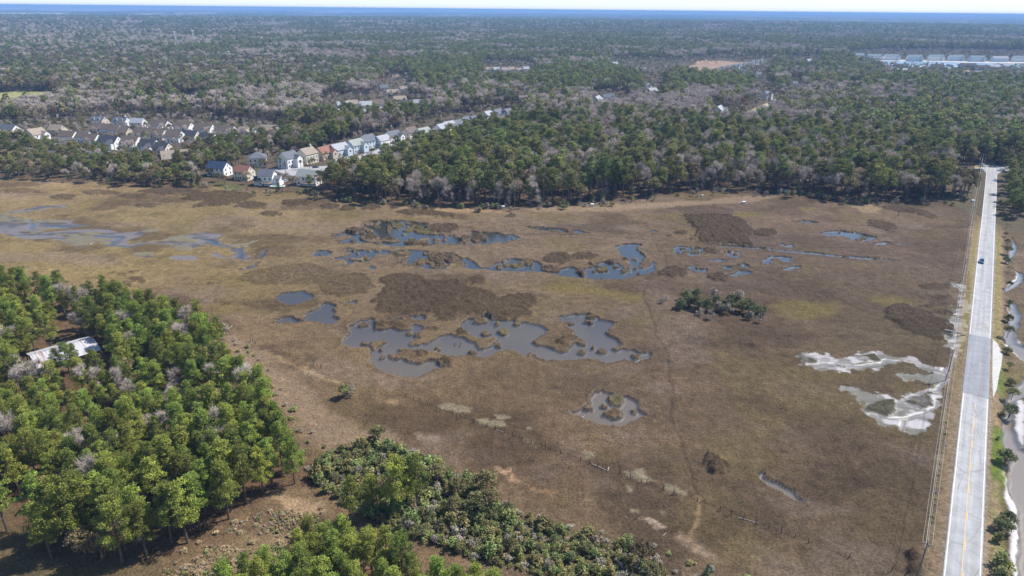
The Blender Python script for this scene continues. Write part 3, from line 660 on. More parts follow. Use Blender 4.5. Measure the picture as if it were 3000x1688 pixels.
# water sheet under the marsh: shows wherever the ground dips below it
wm = bpy.data.materials.new('pond_water'); wm.use_nodes = True; nt = wm.node_tree; L = nt.links
for n in list(nt.nodes):
    if n.type == 'BSDF_PRINCIPLED': nt.nodes.remove(n)
gl = N(nt, 'ShaderNodeBsdfGlossy'); gl.inputs['Roughness'].default_value = 0.07
tr = N(nt, 'ShaderNodeBsdfTransparent'); tr.inputs[0].default_value = (0.88, 0.87, 0.82, 1)
df = N(nt, 'ShaderNodeBsdfDiffuse'); df.inputs[0].default_value = (0.032, 0.05, 0.07, 1)
mxb = N(nt, 'ShaderNodeMixShader'); mxb.inputs[0].default_value = 0.12; L.new(tr.outputs[0], mxb.inputs[1]); L.new(df.outputs[0], mxb.inputs[2])
geo = N(nt, 'ShaderNodeNewGeometry'); nw = N(nt, 'ShaderNodeTexNoise', i_Scale=1.2, i_Detail=4.0); L.new(geo.outputs['Position'], nw.inputs['Vector'])
bp = N(nt, 'ShaderNodeBump'); bp.inputs['Strength'].default_value = 0.10; bp.inputs['Distance'].default_value = 0.2; L.new(nw.outputs[0], bp.inputs['Height'])
L.new(bp.outputs[0], gl.inputs['Normal'])
# Schlick reflectance, the same from above and below (the sun also has to pass down to the bed)
dt_ = N(nt, 'ShaderNodeVectorMath', operation='DOT_PRODUCT'); L.new(geo.outputs['Incoming'], dt_.inputs[0]); L.new(bp.outputs[0], dt_.inputs[1])
ab_ = N(nt, 'ShaderNodeMath', operation='ABSOLUTE'); L.new(dt_.outputs['Value'], ab_.inputs[0])
om_ = N(nt, 'ShaderNodeMath', operation='SUBTRACT', i_0=1.0); om_.use_clamp = True; L.new(ab_.outputs[0], om_.inputs[1])
pw_ = N(nt, 'ShaderNodeMath', operation='POWER', i_1=4.2); L.new(om_.outputs[0], pw_.inputs[0])
fr_ = N(nt, 'ShaderNodeMath', operation='MULTIPLY_ADD', i_1=0.93, i_2=0.045); L.new(pw_.outputs[0], fr_.inputs[0])
mx = N(nt, 'ShaderNodeMixShader'); L.new(fr_.outputs[0], mx.inputs[0]); L.new(mxb.outputs[0], mx.inputs[1]); L.new(gl.outputs[0], mx.inputs[2])
L.new(mx.outputs[0], nt.nodes['Material Output'].inputs[0])
me = np_mesh('water', np.array([(ax + 3, ay + 3, WATER_Z), (bx - 3, ay + 3, WATER_Z), (bx - 3, by - 3, WATER_Z), (ax + 3, by - 3, WATER_Z)]), np.array([(0, 1, 2, 3)]))
tag(link('water', me, wm), kind='structure')

# ================================================================== TREES
bark_pine = worn_mat('pine_bark', (.13, .095, .07), 0.9, 1.2, 0.35)
bark_grey = worn_mat('grey_bark', (.20, .175, .15), 0.9, 1.2, 0.3)
m_pine_near = leaf_mat('pine_needles_bright', (.205, .25, .042), 0.6, 0.035, 0.2)
m_pine_far = leaf_mat('pine_needles', (.19, .212, .06), 0.5, 0.045, 0.34)
m_oak = leaf_mat('oak_leaves', (.20, .18, .075), 0.5, 0.05, 0.28)
m_cedar = leaf_mat('cedar_leaves', (.075, .098, .042), 0.42, 0.02, 0.1)
m_jun = leaf_mat('juniper_leaves', (.15, .165, .065), 0.45, 0.04, 0.1)
m_twig = leaf_mat('bare_twigs', (.52, .44, .375), 0.38, 0.015, 0.0)
m_twig_tan = leaf_mat('bare_twigs_tan', (.45, .34, .22), 0.3, 0.02, 0.0)
m_lime = leaf_mat('new_leaves', (.22, .23, .04), 0.3, 0.02, 0.25)
m_gold = leaf_mat('golden_leaves', (.23, .15, .035), 0.3, 0.02, 0.25)
m_red = leaf_mat('red_buds', (.24, .075, .06), 0.35, 0.01, 0.15)
m_shrub = leaf_mat('shrub_leaves', (.235, .255, .085), 0.45, 0.07, 0.2)
m_shrub_grey = leaf_mat('grey_shrub_twigs', (.31, .275, .21), 0.35, 0.04, 0.1)
m_straw = leaf_mat('straw_weeds', (.42, .33, .19), 0.35, 0.03, 0.1)
m_palm = leaf_mat('palm_fronds', (.12, .14, .045), 0.35, 0.02, 0.1)


def tuft_quads(cent, size, rng, up=0.35, aspect=1.0):
    """a quad at each centre, random orientation biased so that faces look upwards and outwards"""
    n = len(cent)
    nrm = rng.normal(size=(n, 3)); nrm[:, 2] = np.abs(nrm[:, 2]) + up
    nrm /= np.linalg.norm(nrm, axis=1)[:, None]
    a = np.cross(nrm, rng.normal(size=(n, 3))); a /= np.linalg.norm(a, axis=1)[:, None] + 1e-9
    b = np.cross(nrm, a)
    sz = (size * (0.6 + 0.8 * rng.random(n)))[:, None]
    a = a * sz * aspect; b = b * sz
    v = np.stack([cent - a - b * .5, cent + a * .2 - b, cent + a + b * .4, cent - a * .3 + b], 1).reshape(-1, 3)
    f = np.arange(n * 4).reshape(n, 4)
    return v, f


def blob_points(c, r, n, rng, flat=0.7, shell=0.55):
    d = rng.normal(size=(n, 3)); d /= np.linalg.norm(d, axis=1)[:, None]
    rr = r * (shell + (1 - shell) * rng.random(n)) * (0.85 + 0.3 * rng.random(n))
    p = d * rr[:, None]; p[:, 2] *= flat
    return p + np.array(c)


def crown_mesh(name, blobs, per, size, rng, up=0.35, flat=0.7, mat=None, shell=0.5):
    pts = []; tint = []
    for (c, r) in blobs:
        n = max(4, int(per * r * r))
        p = blob_points(c, r, n, rng, flat, shell); pts.append(p)
        tint.append(np.clip(rng.random() * 0.55 + rng.random(n) * 0.45, 0, 1))
    pts = np.concatenate(pts); tint = np.concatenate(tint)
    v, f = tuft_quads(pts, size, rng, up)
    me = np_mesh(name, v, f, {'tint': ('FACE', 'FLOAT', tint)})
    if mat: me.materials.append(mat)
    return me


def limbs_mesh(name, segs, mat, n=5):
    mb = MB()
    for pts, rad in segs: mb.tube(pts, rad, n, caps=False)
    me = mb.mesh(name); me.materials.append(mat); return me


def pine_forms(rng, h, cw, per, size, mat, limbs=True, lo=0.45, sides=5, nb=22):
    """loblolly pine: tall bare trunk, irregular clumped crown"""
    blobs = []; segs = []
    lean = rng.normal(size=2) * 0.25
    segs.append(([(0, 0, -0.4), (lean[0] * .5, lean[1] * .5, h * .5), (lean[0], lean[1], h * .97)], [0.2 + h * .006, 0.13 + h * .004, 0.04]))
    for i in range(nb):
        t = lo + (1 - lo) * (i + rng.random()) / nb
        prof = math.sin(min(1, (t - lo) / (1 - lo) * 1.15 + 0.22) * math.pi * 0.86) ** 0.8
        a = i * 2.4 + rng.random() * 0.9
        R = cw * prof * (0.35 + 0.75 * rng.random())
        z = h * t
        c = (lean[0] * t + R * math.cos(a), lean[1] * t + R * math.sin(a), z + 0.1 * R)
        r = (0.16 + 0.09 * rng.random()) * cw * 1.9 * (0.75 + 0.4 * (1 - t))
        blobs.append((c, r))
        if limbs and i % 2 == 0: segs.append(([(lean[0] * t, lean[1] * t, z - 0.35 * R - .2), c], [0.07, 0.03]))
    blobs.append(((lean[0], lean[1], h * 0.99), cw * 0.34))
    return crown_mesh('pine_crown', blobs, per, size, rng, 0.3, 0.62, mat), limbs_mesh('pine_trunk', segs, bark_pine, sides)


def oak_forms(rng, h, cw, per, size, mat, bark=None, nb=20, lo=0.3):
    blobs = []; segs = [([(0, 0, -0.4), (0.1, 0.1, h * .3)], [0.35, 0.28])]
    for i in range(nb):
        a = i * 2.4 + rng.random(); u = rng.random()
        R = cw * math.sqrt(u) * 0.85
        z = h * (lo + (0.92 - lo) * math.sqrt(max(0, 1 - (R / cw) ** 2)) * (0.75 + 0.25 * rng.random()))
        c = (R * math.cos(a), R * math.sin(a), z); blobs.append((c, cw * (0.26 + 0.14 * rng.random())))
        if i % 3 == 0: segs.append(([(0.1, 0.1, h * .28), (c[0] * .5, c[1] * .5, z * .7), c], [0.16, 0.1, 0.04]))
    return crown_mesh('oak_crown', blobs, per, size, rng, 0.35, 0.8, mat), limbs_mesh('oak_trunk', segs, bark or bark_grey, 5)


def bare_forms(rng, h, cw, ntw, tw, mat, tip=None):
    """leafless tree: trunk and limbs as tubes, many thin twigs as slivers"""
    segs = []; ends = []
    def grow(p, d, L, r, lev):
        q = p + d * L
        m = p + d * L * .5 + Vector(rng.normal(size=3) * 0.05 * L)
        segs.append(([p, m, q], [r, r * .8, r * .6])); 
        if lev == 0: ends.append((m, q, d)); return
        for k in range(3 if lev > 1 else 3):
            nd = (d * 0.95 + Vector(rng.normal(size=3)) * 0.42 + Vector((0, 0, .16))).normalized()
            grow(m + (q - m) * (0.1 + .9 * rng.random()), nd, L * (0.55 + .25 * rng.random()), r * .55, lev - 1)
    grow(Vector((0, 0, -.4)), Vector((0.03, 0.02, 1)).normalized(), h * .42, 0.11 + h * .006, 3)
    k = h / max(1e-3, max(e[1].z for e in ends))
    sx = cw / max(1e-3, np.percentile([math.hypot(e[1].x, e[1].y) for e in ends], 85))
    S_ = lambda p: Vector((p.x * min(sx, 3), p.y * min(sx, 3), p.z * min(k, 1.6)))
    segs = [([S_(p) for p in pts], r) for pts, r in segs]
    V = []; F = []; T = []
    for i in range(ntw):
        m, q, d = ends[rng.integers(len(ends))]
        b = S_(m + (q - m) * rng.random())
        dd = (d * 0.5 + Vector(rng.normal(size=3)) * 0.55 + Vector((0, 0, .3))).normalized()
        L_ = h * (0.07 + 0.09 * rng.random()); s = dd.cross(Vector(rng.normal(size=3))).normalized() * tw
        i0 = len(V); V += [b - s, b + s, b + dd * L_ + s * .3, b + dd * L_ - s * .3]; F.append((i0, i0 + 1, i0 + 2, i0 + 3)); T.append(rng.random())
    me = np_mesh('bare_crown', np.array([tuple(v) for v in V]), np.array(F), {'tint': ('FACE', 'FLOAT', np.array(T))})
    me.materials.append(tip or mat)
    return me, limbs_mesh('bare_trunk', segs, bark_grey, 4)


def shrub_form(rng, h, cw, per, size, mat, nb=9, name='shrub'):
    blobs = []
    for i in range(nb):
        a = rng.random() * 6.28; R = cw * rng.random() * 0.7
        blobs.append(((R * math.cos(a), R * math.sin(a), h * (0.25 + 0.45 * rng.random() * (1 - R / cw * .6))), cw * (0.3 + 0.2 * rng.random())))
    return crown_mesh(name, blobs, per, size, rng, 0.5, 0.75, mat, 0.3)


def cedar_forms(rng, h, cw, per, size, mat):
    blobs = []
    for i in range(18):
        t = (i + .5) / 18; R = cw * (1 - t) ** 0.7 * 0.62; a = i * 2.4 + rng.random()
        blobs.append(((R * math.cos(a) * (.5 + .5 * rng.random()), R * math.sin(a) * (.5 + .5 * rng.random()), h * (0.08 + .86 * t)), cw * (0.42 - 0.26 * t)))
    return crown_mesh('cedar_crown', blobs, per, size, rng, 0.2, 1.0, mat), limbs_mesh('cedar_trunk', [([(0, 0, -.3), (0, 0, h * .8)], [.15, .05])], bark_pine, 5)


def palm_forms(rng, h, fr=16):
    mb = MB(); mb.tube([(0, 0, -.3), (.1, 0, h * .5), (.05, .1, h)], [.24, .2, .19], 8)
    tr = mb.mesh('palm_trunk'); tr.materials.append(bark_grey)
    V = []; F = []; T = []
    for i in range(fr * 2):
        a = i * 2.399; el = 1.15 - 1.9 * (i / (fr * 2)); d = Vector((math.cos(a), math.sin(a), 0))
        base = Vector((.05, .1, h)) + d * .15; up = math.sin(el); out = math.cos(el)
        mid = base + d * out * 0.9 + Vector((0, 0, up * .9))
        # fan of leaflets
        s = d.cross(Vector((0, 0, 1))); tip = mid + d * out * .6 + Vector((0, 0, up * .3 - .25))
        for k in range(9):
            w = (k - 4) / 4.0; p = mid + s * w * .75 + (tip - mid) * (1.2 - abs(w) * .7) + Vector((0, 0, -.35 * abs(w)))
            pn = (s * .07)
            i0 = len(V); V += [mid - pn * .5, mid + pn * .5, p + pn, p - pn]; F.append((i0, i0 + 1, i0 + 2, i0 + 3)); T.append(rng.random() * .6 + .2 * (el > 0))
    cr = np_mesh('palm_crown', np.array([tuple(v) for v in V]), np.array(F), {'tint': ('FACE', 'FLOAT', np.array(T))}); cr.materials.append(m_palm)
    return cr, tr


rg = np.random.default_rng(5)
NEARPINE = [pine_forms(rg, 16 + 2 * rg.random(), 3.0 + .8 * rg.random(), 120, 0.125, m_pine_near, lo=.36, nb=40, sides=6) for _ in range(7)]
F_PINE = [pine_forms(rg, 18 + 2 * rg.random(), 4.0 + rg.random() * .9, 36, 0.25, m_pine_far, lo=.50, nb=24) for _ in range(6)]
F_OAK = [oak_forms(rg, 13 + 2 * rg.random(), 5.6 + rg.random(), 17, 0.36, m_oak, nb=22) for _ in range(3)]
F_BARE = [bare_forms(rg, 16 + 2 * rg.random(), 3.8 + rg.random(), 1300, .04, m_twig) for _ in range(4)]
F_TAN = [bare_forms(rg, 15, 4.0, 900, .045, m_twig_tan)]
F_CEDAR = [cedar_forms(rg, 8.5 + rg.random(), 2.4 + rg.random() * .4, 60, .19, m_cedar) for _ in range(3)]
F_LIME = [oak_forms(rg, 11, 3.8, 16, .28, m_lime, nb=14)]
F_GOLD = [oak_forms(rg, 12, 4.6, 20, .28, m_gold, nb=16)]
F_RED = [bare_forms(rg, 13, 3.2, 1000, .06, m_twig, tip=m_red)]
F_SHRUB = [shrub_form(rg, 2.6, 1.7, 110, .13, m_shrub) for _ in range(4)]
F_SHRUBG = [shrub_form(rg, 2.4, 1.6, 90, .11, m_shrub_grey) for _ in range(3)]
F_STRAW = [shrub_form(rg, 1.5, 1.25, 110, .13, m_straw, nb=18) for _ in range(3)]
F_JUN = [oak_forms(rg, 6.3, 3.0, 70, .17, m_jun, nb=26, lo=.08) for _ in range(3)]
F_PALM = [palm_forms(rg, 7.0), palm_forms(rg, 4.5)]


def scatter_scale(): return 0.82 + 0.36 * random.random()


def tree(kind, forms, x, y, label, cat='tree', group=None, s=None, z=0.0):
    crown, trunk = random.choice(forms)
    r = empty(kind, (x, y, z), random.random() * 6.283)
    s = s or scatter_scale(); r.scale = (s, s, s * (0.92 + .16 * random.random()))
    tag(r, label, cat, group)
    link('crown', crown, None, r); link('trunk', trunk, None, r)
    return r


def bush(name, forms, x, y, label, group=None, s=None, z=0.0, zs=1.0, cat='shrub'):
    o = link(name, random.choice(forms))
    s = s or scatter_scale(); o.location = (x, y, z); o.scale = (s, s, s * zs); o.rotation_euler = (0, 0, random.random() * 6.28)
    return tag(o, label, cat, group)


def inside(x, y, w):
    return sdf_poly(np.array([x], float), np.array([y], float), w)[0]


def poisson_in(poly_px, dmin, rng, extra=None, maxn=1000, tries=14000):
    w = PW(poly_px); lo, hi = w.min(0), w.max(0)
    c = np.stack([rng.random(tries) * (hi[0] - lo[0]) + lo[0], rng.random(tries) * (hi[1] - lo[1]) + lo[1]], 1)
    c = c[sdf_poly(c[:, 0], c[:, 1], w) < 0]
    out = np.zeros((0, 2))
    for p in c:
        if len(out) and np.min(np.sum((out - p) ** 2, 1)) < dmin * dmin: continue
        if extra is not None and not extra(p): continue
        out = np.vstack([out, p])
        if len(out) >= maxn: break
    return out

# ---- near stands ------------------------------------------------------------
SHED = PW([(95, 1049), (270, 999), (291, 1024), (128, 1078)], 3.6)
SHED_C = SHED.mean(0)
GAPS = [PW(p) for p in ([(50, 1085), (120, 1040), (250, 1000), (310, 1020), (345, 1090), (335, 1130), (280, 1150), (120, 1165), (60, 1130)], [(820, 1410), (960, 1470), (900, 1540), (760, 1560), (700, 1520)])]
def ok_stand(p):
    if math.hypot(p[0] - SHED_C[0], p[1] - SHED_C[1]) < 7.5: return False
    if fbm(np.array([p[0]]), np.array([p[1]]), 11, 77, 2)[0] > .68: return False
    return all(sdf_poly(np.array([p[0]]), np.array([p[1]]), g)[0] > 0.5 for g in GAPS)
r1 = np.random.default_rng(3)
pts = poisson_in([(-160,840),(0,850),(250,905),(330,905),(520,975),(640,1010),(660,1075),(700,1140),(790,1220),(860,1340),(885,1410),(780,1450),(645,1550),(480,1640),(300,1665),(130,1640),(30,1590),(-160,1515)], 3.2, r1, ok_stand)
npine = 0
NEAR_REST = []
pts = pts[np.argsort(np.hypot(pts[:, 0], pts[:, 1]))]
for p in pts:
    px, py = proj(p[0], p[1]); px, py = float(px), float(py)
    deep = inside(p[0], p[1], PW(STAND))
    u = r1.random()
    front = py > 1350
    if u < 0.08 or (px < 130 and 1080 < py < 1400 and u < .25):
        tree('bare_tree', F_BARE, p[0], p[1], 'pale leafless tree standing among the green pines of the near left stand', 'tree', 'bare trees in the near left pine stand', s=.55 + .2 * r1.random())
    elif u < 0.17:
        tree('oak_tree', F_OAK, p[0], p[1], 'olive broadleaf tree standing among the pines of the near left stand', 'tree', 'broadleaf trees in the near left stand', s=.42 + .2 * r1.random())
    else:
        npine += 1
        sc = (.58 + .28 * r1.random()) * (0.85 if px > 640 and py < 1150 else 1.0) * (1.22 if py > 1480 else 1.0)
        if px < 400 and 1170 < py < 1300: sc *= .72
        if npine > 185: NEAR_REST.append((p[0], p[1], sc)); continue
        tree('pine_tree', NEARPINE, p[0], p[1], 'bright green pine with a bare lower trunk in the near left stand', 'tree', 'pines of the near left stand', s=sc)
NEAR_N = npine
pts = poisson_in([(520,1840),(800,1722),(985,1612),(1130,1682),(1420,1800),(1600,1880),(1500,1925),(520,1925)], 3.2, r1, None, maxn=125)
for p in pts:
    npine += 1
    tree('pine_tree', NEARPINE, p[0], p[1], 'small bright green pine of the dense stand at the bottom edge of the photo', 'tree', 'pines of the bottom edge stand', s=.56 + .16 * r1.random())
print('near pines', npine)
tree('oak_tree', [oak_forms(np.random.default_rng(2), 12, 4.4, 26, .24, m_gold, nb=18)], *P(30, 905)[:2], 'golden brown leafy tree at the left edge of the near stand', s=.9)
for (a, b, s_) in ((1165, 1500, .95), (1225, 1490, .85), (1040, 1530, .7), (1095, 1505, .62)):
    tree('pine_tree', NEARPINE, *P(a, b)[:2], 'bright green pine rising out of the grey green thicket', 'tree', 'pines standing in the thicket', s=s_)
# thicket
THICK_ = [(905,1385),(960,1330),(1085,1300),(1200,1330),(1270,1350),(1400,1435),(1520,1500),(1660,1560),(1800,1590),(1900,1620),(1960,1688),(1900,1740),(1700,1720),(1400,1640),(1180,1560),(1030,1490),(960,1450)]
tk = poisson_in(THICK, 1.65, r1, None, maxn=300)
for i, p in enumerate(tk):
    g = r1.random()
    if proj(p[0], p[1])[0] > 1500 and r1.random() < .5: continue
    if g < .12: tree('oak_tree', F_JUN + F_OAK[:1], p[0], p[1], 'small olive green scrub tree rising among the bushes of the thicket', 'tree', 'scrub trees of the thicket', s=.3 + .22 * r1.random())
    elif g < .8: bush('shrub', F_SHRUB, p[0], p[1], 'leafy grey green bush in the thicket beside the bottom pine stand', 'leafy bushes of the thicket', s=.75 + .8 * r1.random(), zs=.9 + .5 * r1.random())
    else: bush('bare_shrub', F_SHRUBG, p[0], p[1], 'leafless grey bush in the thicket beside the bottom pine stand', 'leafless bushes of the thicket', s=.6 + .6 * r1.random(), zs=1.2)
ws = poisson_in([(640,985),(720,1000),(790,1090),(900,1250),(960,1300),(930,1420),(880,1380),(810,1240),(700,1130)], 3.4, r1, None, maxn=45)
for p in ws:
    bush('bare_shrub', F_SHRUBG if r1.random() < .6 else F_SHRUB, p[0], p[1], 'low grey green bush on the sandy edge between near pines and marsh', 'low bushes on the sandy edge', s=.5 + .5 * r1.random(), zs=.7)
ws = poisson_in([(480,1640),(640,1555),(800,1480),(900,1500),(960,1470),(900,1600),(830,1688),(500,1720)], 2.2, r1, None, maxn=34)
for p in ws:
    bush('weed_tuft', F_STRAW, p[0], p[1], 'tuft of tall dry straw coloured weeds in the clearing between the stands', 'dry weed tufts in the clearing', s=.35 + .4 * r1.random(), zs=.9, cat='weeds')
ws = poisson_in([(1500,1500),(1900,1590),(2200,1700),(1950,1760),(1700,1600)], 3.0, r1, None, maxn=34)
for p in ws:
    bush('bare_shrub', F_SHRUBG if r1.random() < .5 else F_SHRUB, p[0], p[1], 'scattered low bush on the dry grass right of the thicket', 'scattered bushes right of the thicket', s=.4 + .45 * r1.random(), zs=.6)
# single marked trees and bushes
tree('palm_tree', [F_PALM[1]], *P(572, 960)[:2], 'lone palm with a ragged fan crown beside the near pine stand', 'palm tree', s=1.15)
tree('oak_tree', F_OAK, *P(577, 962)[:2], 'round dark bush tree at the foot of the lone near palm', s=.32)
tree('oak_tree', F_OAK, *P(640, 1000)[:2], 'big round dark evergreen bush at the corner of the near pine stand', s=.5)
bush('bare_shrub', F_SHRUBG, *P(655, 985)[:2], 'pale silvery leafless bush on top of the round evergreen corner bush', s=2.3, zs=1.3)
tree('oak_tree', F_OAK, *P(1010, 1165)[:2], 'lone dark green bush on the marsh edge near the fence line', s=.33)
bush('bare_shrub', F_SHRUBG, *P(1026, 1158)[:2], 'silvery dead bush leaning against the lone dark marsh edge bush', s=1.5, zs=1.4)
tree('oak_tree', F_OAK, *P(1108, 1300)[:2], 'lone olive round tree on dry grass above the thicket', s=.40)
tree('cedar_tree', F_CEDAR, *P(2065, 1720)[:2], 'bright green cedar cut by the bottom edge of the photo', s=.75)
for i, (a, b, s_) in enumerate([(1995,905,.8),(2018,898,.95),(2045,905,1.05),(2070,910,.9),(2010,880,.85),(2040,875,.8),(2110,912,.7),(2140,905,.75),(2172,915,.95),(2205,922,.9),(2190,900,.8),(2140,885,.7),(2232,918,.6),(2100,885,.6),(2160,890,.7)]):
    tree('cedar_tree', F_JUN, *P(a, b)[:2], 'dark green cedar in the tree island on the brown marsh', 'tree', 'cedars of the marsh tree island', s=s_, z=-.9 * s_)
for i, (a, b, s_) in enumerate([(2090,880,1.9),(2100,915,1.8),(2130,920,1.6),(2165,880,1.8),(2195,935,1.5),(2050,925,1.2),(2225,945,1.3),(2080,935,1.3)]):
    bush('bare_shrub', F_SHRUBG, *P(a, b)[:2], 'silvery leafless bush among the cedars of the marsh tree island', 'silvery bushes of the marsh tree island', s=s_, zs=1.5)
for i, (a, b, s_) in enumerate([(1938,888,1.0),(1950,880,.8)]):
    bush('bare_shrub', F_SHRUBG, *P(a, b)[:2], 'small pale bush just left of the marsh tree island', 'pale bushes left of the tree island', s=s_, zs=1.4)
# strip right of the road
for i in range(30):
    b = 520 + (1240 - 520) * (i / 29) ** 0.9
    q = P(2908, b); yy = q.y; off = 9.0 + 2 * r1.random() + (8 if b < 600 else 0) * r1.random()
    xx = road_x(yy) + off
    if b < 800 or i % 2 == 0:
        if r1.random() < .45: tree('cedar_tree', F_JUN, xx, yy, 'dark cedar on the verge right of the road', 'tree', 'cedars right of the road', s=.42 + .3 * r1.random(), z=-.4)
        else: tree('oak_tree', F_LIME + F_OAK, xx, yy, 'leafy tree on the verge right of the road casting shade on the asphalt', 'tree', 'leafy trees right of the road', s=(.35 + .35 * r1.random()) * (1 if b < 640 else .55))
for i in range(26):
    yy = P(2920, 640).y + i * (P(2920, 505).y - P(2920, 640).y) / 26; xx = road_x(yy) + 10 + 14 * r1.random()
    tree('pine_tree', F_PINE, xx, yy, 'tall pine right of the road near its far end', 'tree', 'pines right of the road', s=.5 + .35 * r1.random())
for (a, b, s_) in ((2945, 1358, .78), (2935, 1555, .72), (2950, 1530, .6)):
    tree('cedar_tree', F_JUN, *P(a, b)[:2], 'round dark green cedar between the road and the muddy creek', 'tree', 'cedars between road and creek', s=s_, z=-.6)
for (a, b, s_) in ((2925, 1590, 1.2), (2932, 1665, 1.7), (2925, 1700, 1.5), (2935, 1220, .8), (2924, 1290, .6)):
    bush('shrub', F_SHRUB, *P(a, b)[:2], 'leafy green bush on the bank between the road and the muddy creek', 'bushes between road and creek', s=s_, zs=1.1)
for i in range(26):
    b = 1240 + 430 * i / 25; q = P(2812 - (b - 1688) * -0.0, b); xx = road_x(q.y) - 6.6 - 1.4 * r1.random()
    bush('bare_shrub', F_SHRUBG + F_SHRUB[:1], xx, q.y, 'dry weed clump along the left verge of the near road', 'weed clumps along the left verge', s=.22 + .25 * r1.random(), zs=.7)

# ---- far woods ----------------------------------------------------------------
CLEAR = [  # neighbourhoods, streets, lawns, lake: no tall trees (outlines on the ground)
 [(-120,372),(60,372),(230,350),(300,345),(480,345),(640,352),(830,372),(860,395),(760,418),(690,425),(620,440),(520,470),(430,482),(330,470),(240,452),(100,440),(-120,430)],
 [(440,500),(520,462),(560,480),(500,505)],
 [(590,540),(600,500),(680,500),(720,470),(800,455),(900,462),(985,430),(1040,410),(1120,398),(1190,372),(1270,350),(1350,335),(1480,318),(1530,318),(1540,370),(1400,412),(1250,460),(1110,502),(1040,522),(1000,535),(940,552),(860,560),(740,556)],
 [(940,290),(1000,285),(1060,290),(1130,275),(1200,290),(1260,300),(1250,345),(1130,368),(1050,372),(940,366)],
 [(1110,250),(1140,225),(1200,225),(1215,265),(1190,312),(1105,308)],
 [(1410,196),(1420,188),(1560,188),(1575,210),(1565,246),(1420,248)],
 [(1735,275),(1840,268),(1850,325),(1740,342)], [(1875,245),(1945,240),(1955,300),(1880,307)], [(1790,180),(1850,175),(1900,178),(2000,180),(2010,225),(1900,245),(1850,235),(1790,215)],
 [(2010,180),(2115,165),(2160,175),(2260,170),(2260,215),(2160,242),(2060,240),(2000,228)], [(2170,215),(2240,205),(2250,252),(2170,258)],
 [(2295,175),(2400,165),(2400,205),(2300,210)], [(2310,240),(2350,235),(2350,285),(2310,292)], [(2205,255),(2270,250),(2300,318),(2260,345),(2180,380),(2120,382),(2075,372),(2080,320),(2160,330),(2230,300)],
 [(2470,160),(2580,150),(3150,155),(3150,235),(2980,240),(2900,248),(2620,236),(2520,200)],
 [(-150,272),(40,270),(160,268),(168,312),(40,332),(-150,332)], [(420,292),(500,290),(520,282),(610,278),(610,305),(560,318),(430,318)],
 [(440,220),(500,216),(505,232),(440,236)], [(1860,50),(1870,46),(1900,46),(1900,50)],
]
CLW = [PW(c) for c in CLEAR]
def grid_pts(r0, r1_, step, rng, margin=260):
    ymax = r1_; xs = np.arange(-r1_, r1_, step); ys = np.arange(60, ymax, step)
    A, B = np.meshgrid(xs, ys); A = A.ravel(); B = B.ravel()
    A = A + (rng.random(len(A)) - .5) * step * .95; B = B + (rng.random(len(B)) - .5) * step * .95
    r = np.hypot(A, B); px, py = proj(A, B)
    k = (r > r0) & (r < r1_) & (px > -margin) & (px < 3000 + margin)
    return A[k], B[k], px[k], py[k]
r2 = np.random.default_rng(9)
parts = []
for (q0, q1, st) in ((200, 800, 6.2), (800, 1400, 7.6), (1400, 2300, 9.5), (2300, 3500, 12.5), (3500, 6200, 21)):
    parts.append(np.stack(grid_pts(q0, q1, st, r2)))
A, B, PX, PY = np.concatenate(parts, 1)
wob = (fbm(A, B, 9, 3, 2) - .5) * 10
k = PY < np.interp(PX, _tlx, _tly) + wob
ro_, ra_ = road_off(A, B)
k &= ~((np.abs(ro_) < 9.5) & (ra_ < _ae + 25)) & ~((ro_ > -24) & (ro_ < 0) & (ra_ < _ae + 12) & (ra_ > _ae - 70))
for w in CLW: 
    sel = np.where(k)[0]; d = sdf_poly(A[sel], B[sel], w); k[sel[d < 1.0]] = False
A, B, PX, PY = A[k], B[k], PX[k], PY[k]
# species weights: pine, oak, bare, tan, cedar, lime, gold, red
n = len(A); Wsp = np.zeros((n, 8))
big = fbm(A, B, 170, 201, 3); mid = fbm(A, B, 60, 202, 3)
pinew = sstep(.44, .54, big * .55 + mid * .45); oakw = sstep(.48, .58, fbm(A, B, 140, 203, 3))
Wsp[:, 0] = .06 + .95 * pinew; Wsp[:, 1] = .08 + .55 * oakw; Wsp[:, 2] = .08 + 1.45 * (1 - pinew) * (1 - .6 * oakw)
Wsp[:, 3] = .13; Wsp[:, 4] = .02; Wsp[:, 5] = .012; Wsp[:, 6] = .015; Wsp[:, 7] = .02
PYC = proj(A, B, 13.0)[1] + 4
def region(poly, w, soft=25, strength=.85):
    global Wsp
    d = sdf_poly(PX + (mid - .5) * 60, PYC + (mid - .5) * 14, np.array(poly, float)); kk = (sstep(soft, -soft, d) * strength)[:, None]
    Wsp = Wsp * (1 - kk) + kk * np.array(w)
region([(900,610),(1000,500),(1120,490),(1320,420),(1520,365),(1750,380),(2100,370),(2500,380),(2860,480),(2860,600)], [.62,.09,.24,.05,.03,.012,.0,.012], 12, .75)
region([(1540,340),(1900,330),(2300,330),(2900,330),(2900,480),(2400,400),(1600,400)], [.55,.12,.30,.03,.0,.01,.0,.02], 20, .6)
region([(2350,150),(3100,230),(3100,480),(2860,480),(2450,330)], [.66,.14,.2,.02,.02,.01,0,.01], 20, .7)
region([(2040,270),(2400,235),(2700,255),(2750,300),(2300,330),(2050,330)], [.14,.08,.55,.06,.0,.17,.0,.05], 15, .8)
region([(120,258),(420,262),(500,290),(760,255),(1000,290),(930,345),(700,345),(300,340),(0,330)], [.07,.16,.70,.10,.0,.0,.0,.01], 10, .9)
region([(-200,150),(300,140),(700,165),(1000,190),(980,240),(700,255),(600,280),(150,270),(-200,265)], [.10,.76,.09,.05,.0,.0,.02,.0], 12, .92)
region([(-200,75),(420,90),(600,130),(300,145),(-200,140)], [.08,.18,.62,.14,.0,.0,.0,.015], 12, .7)
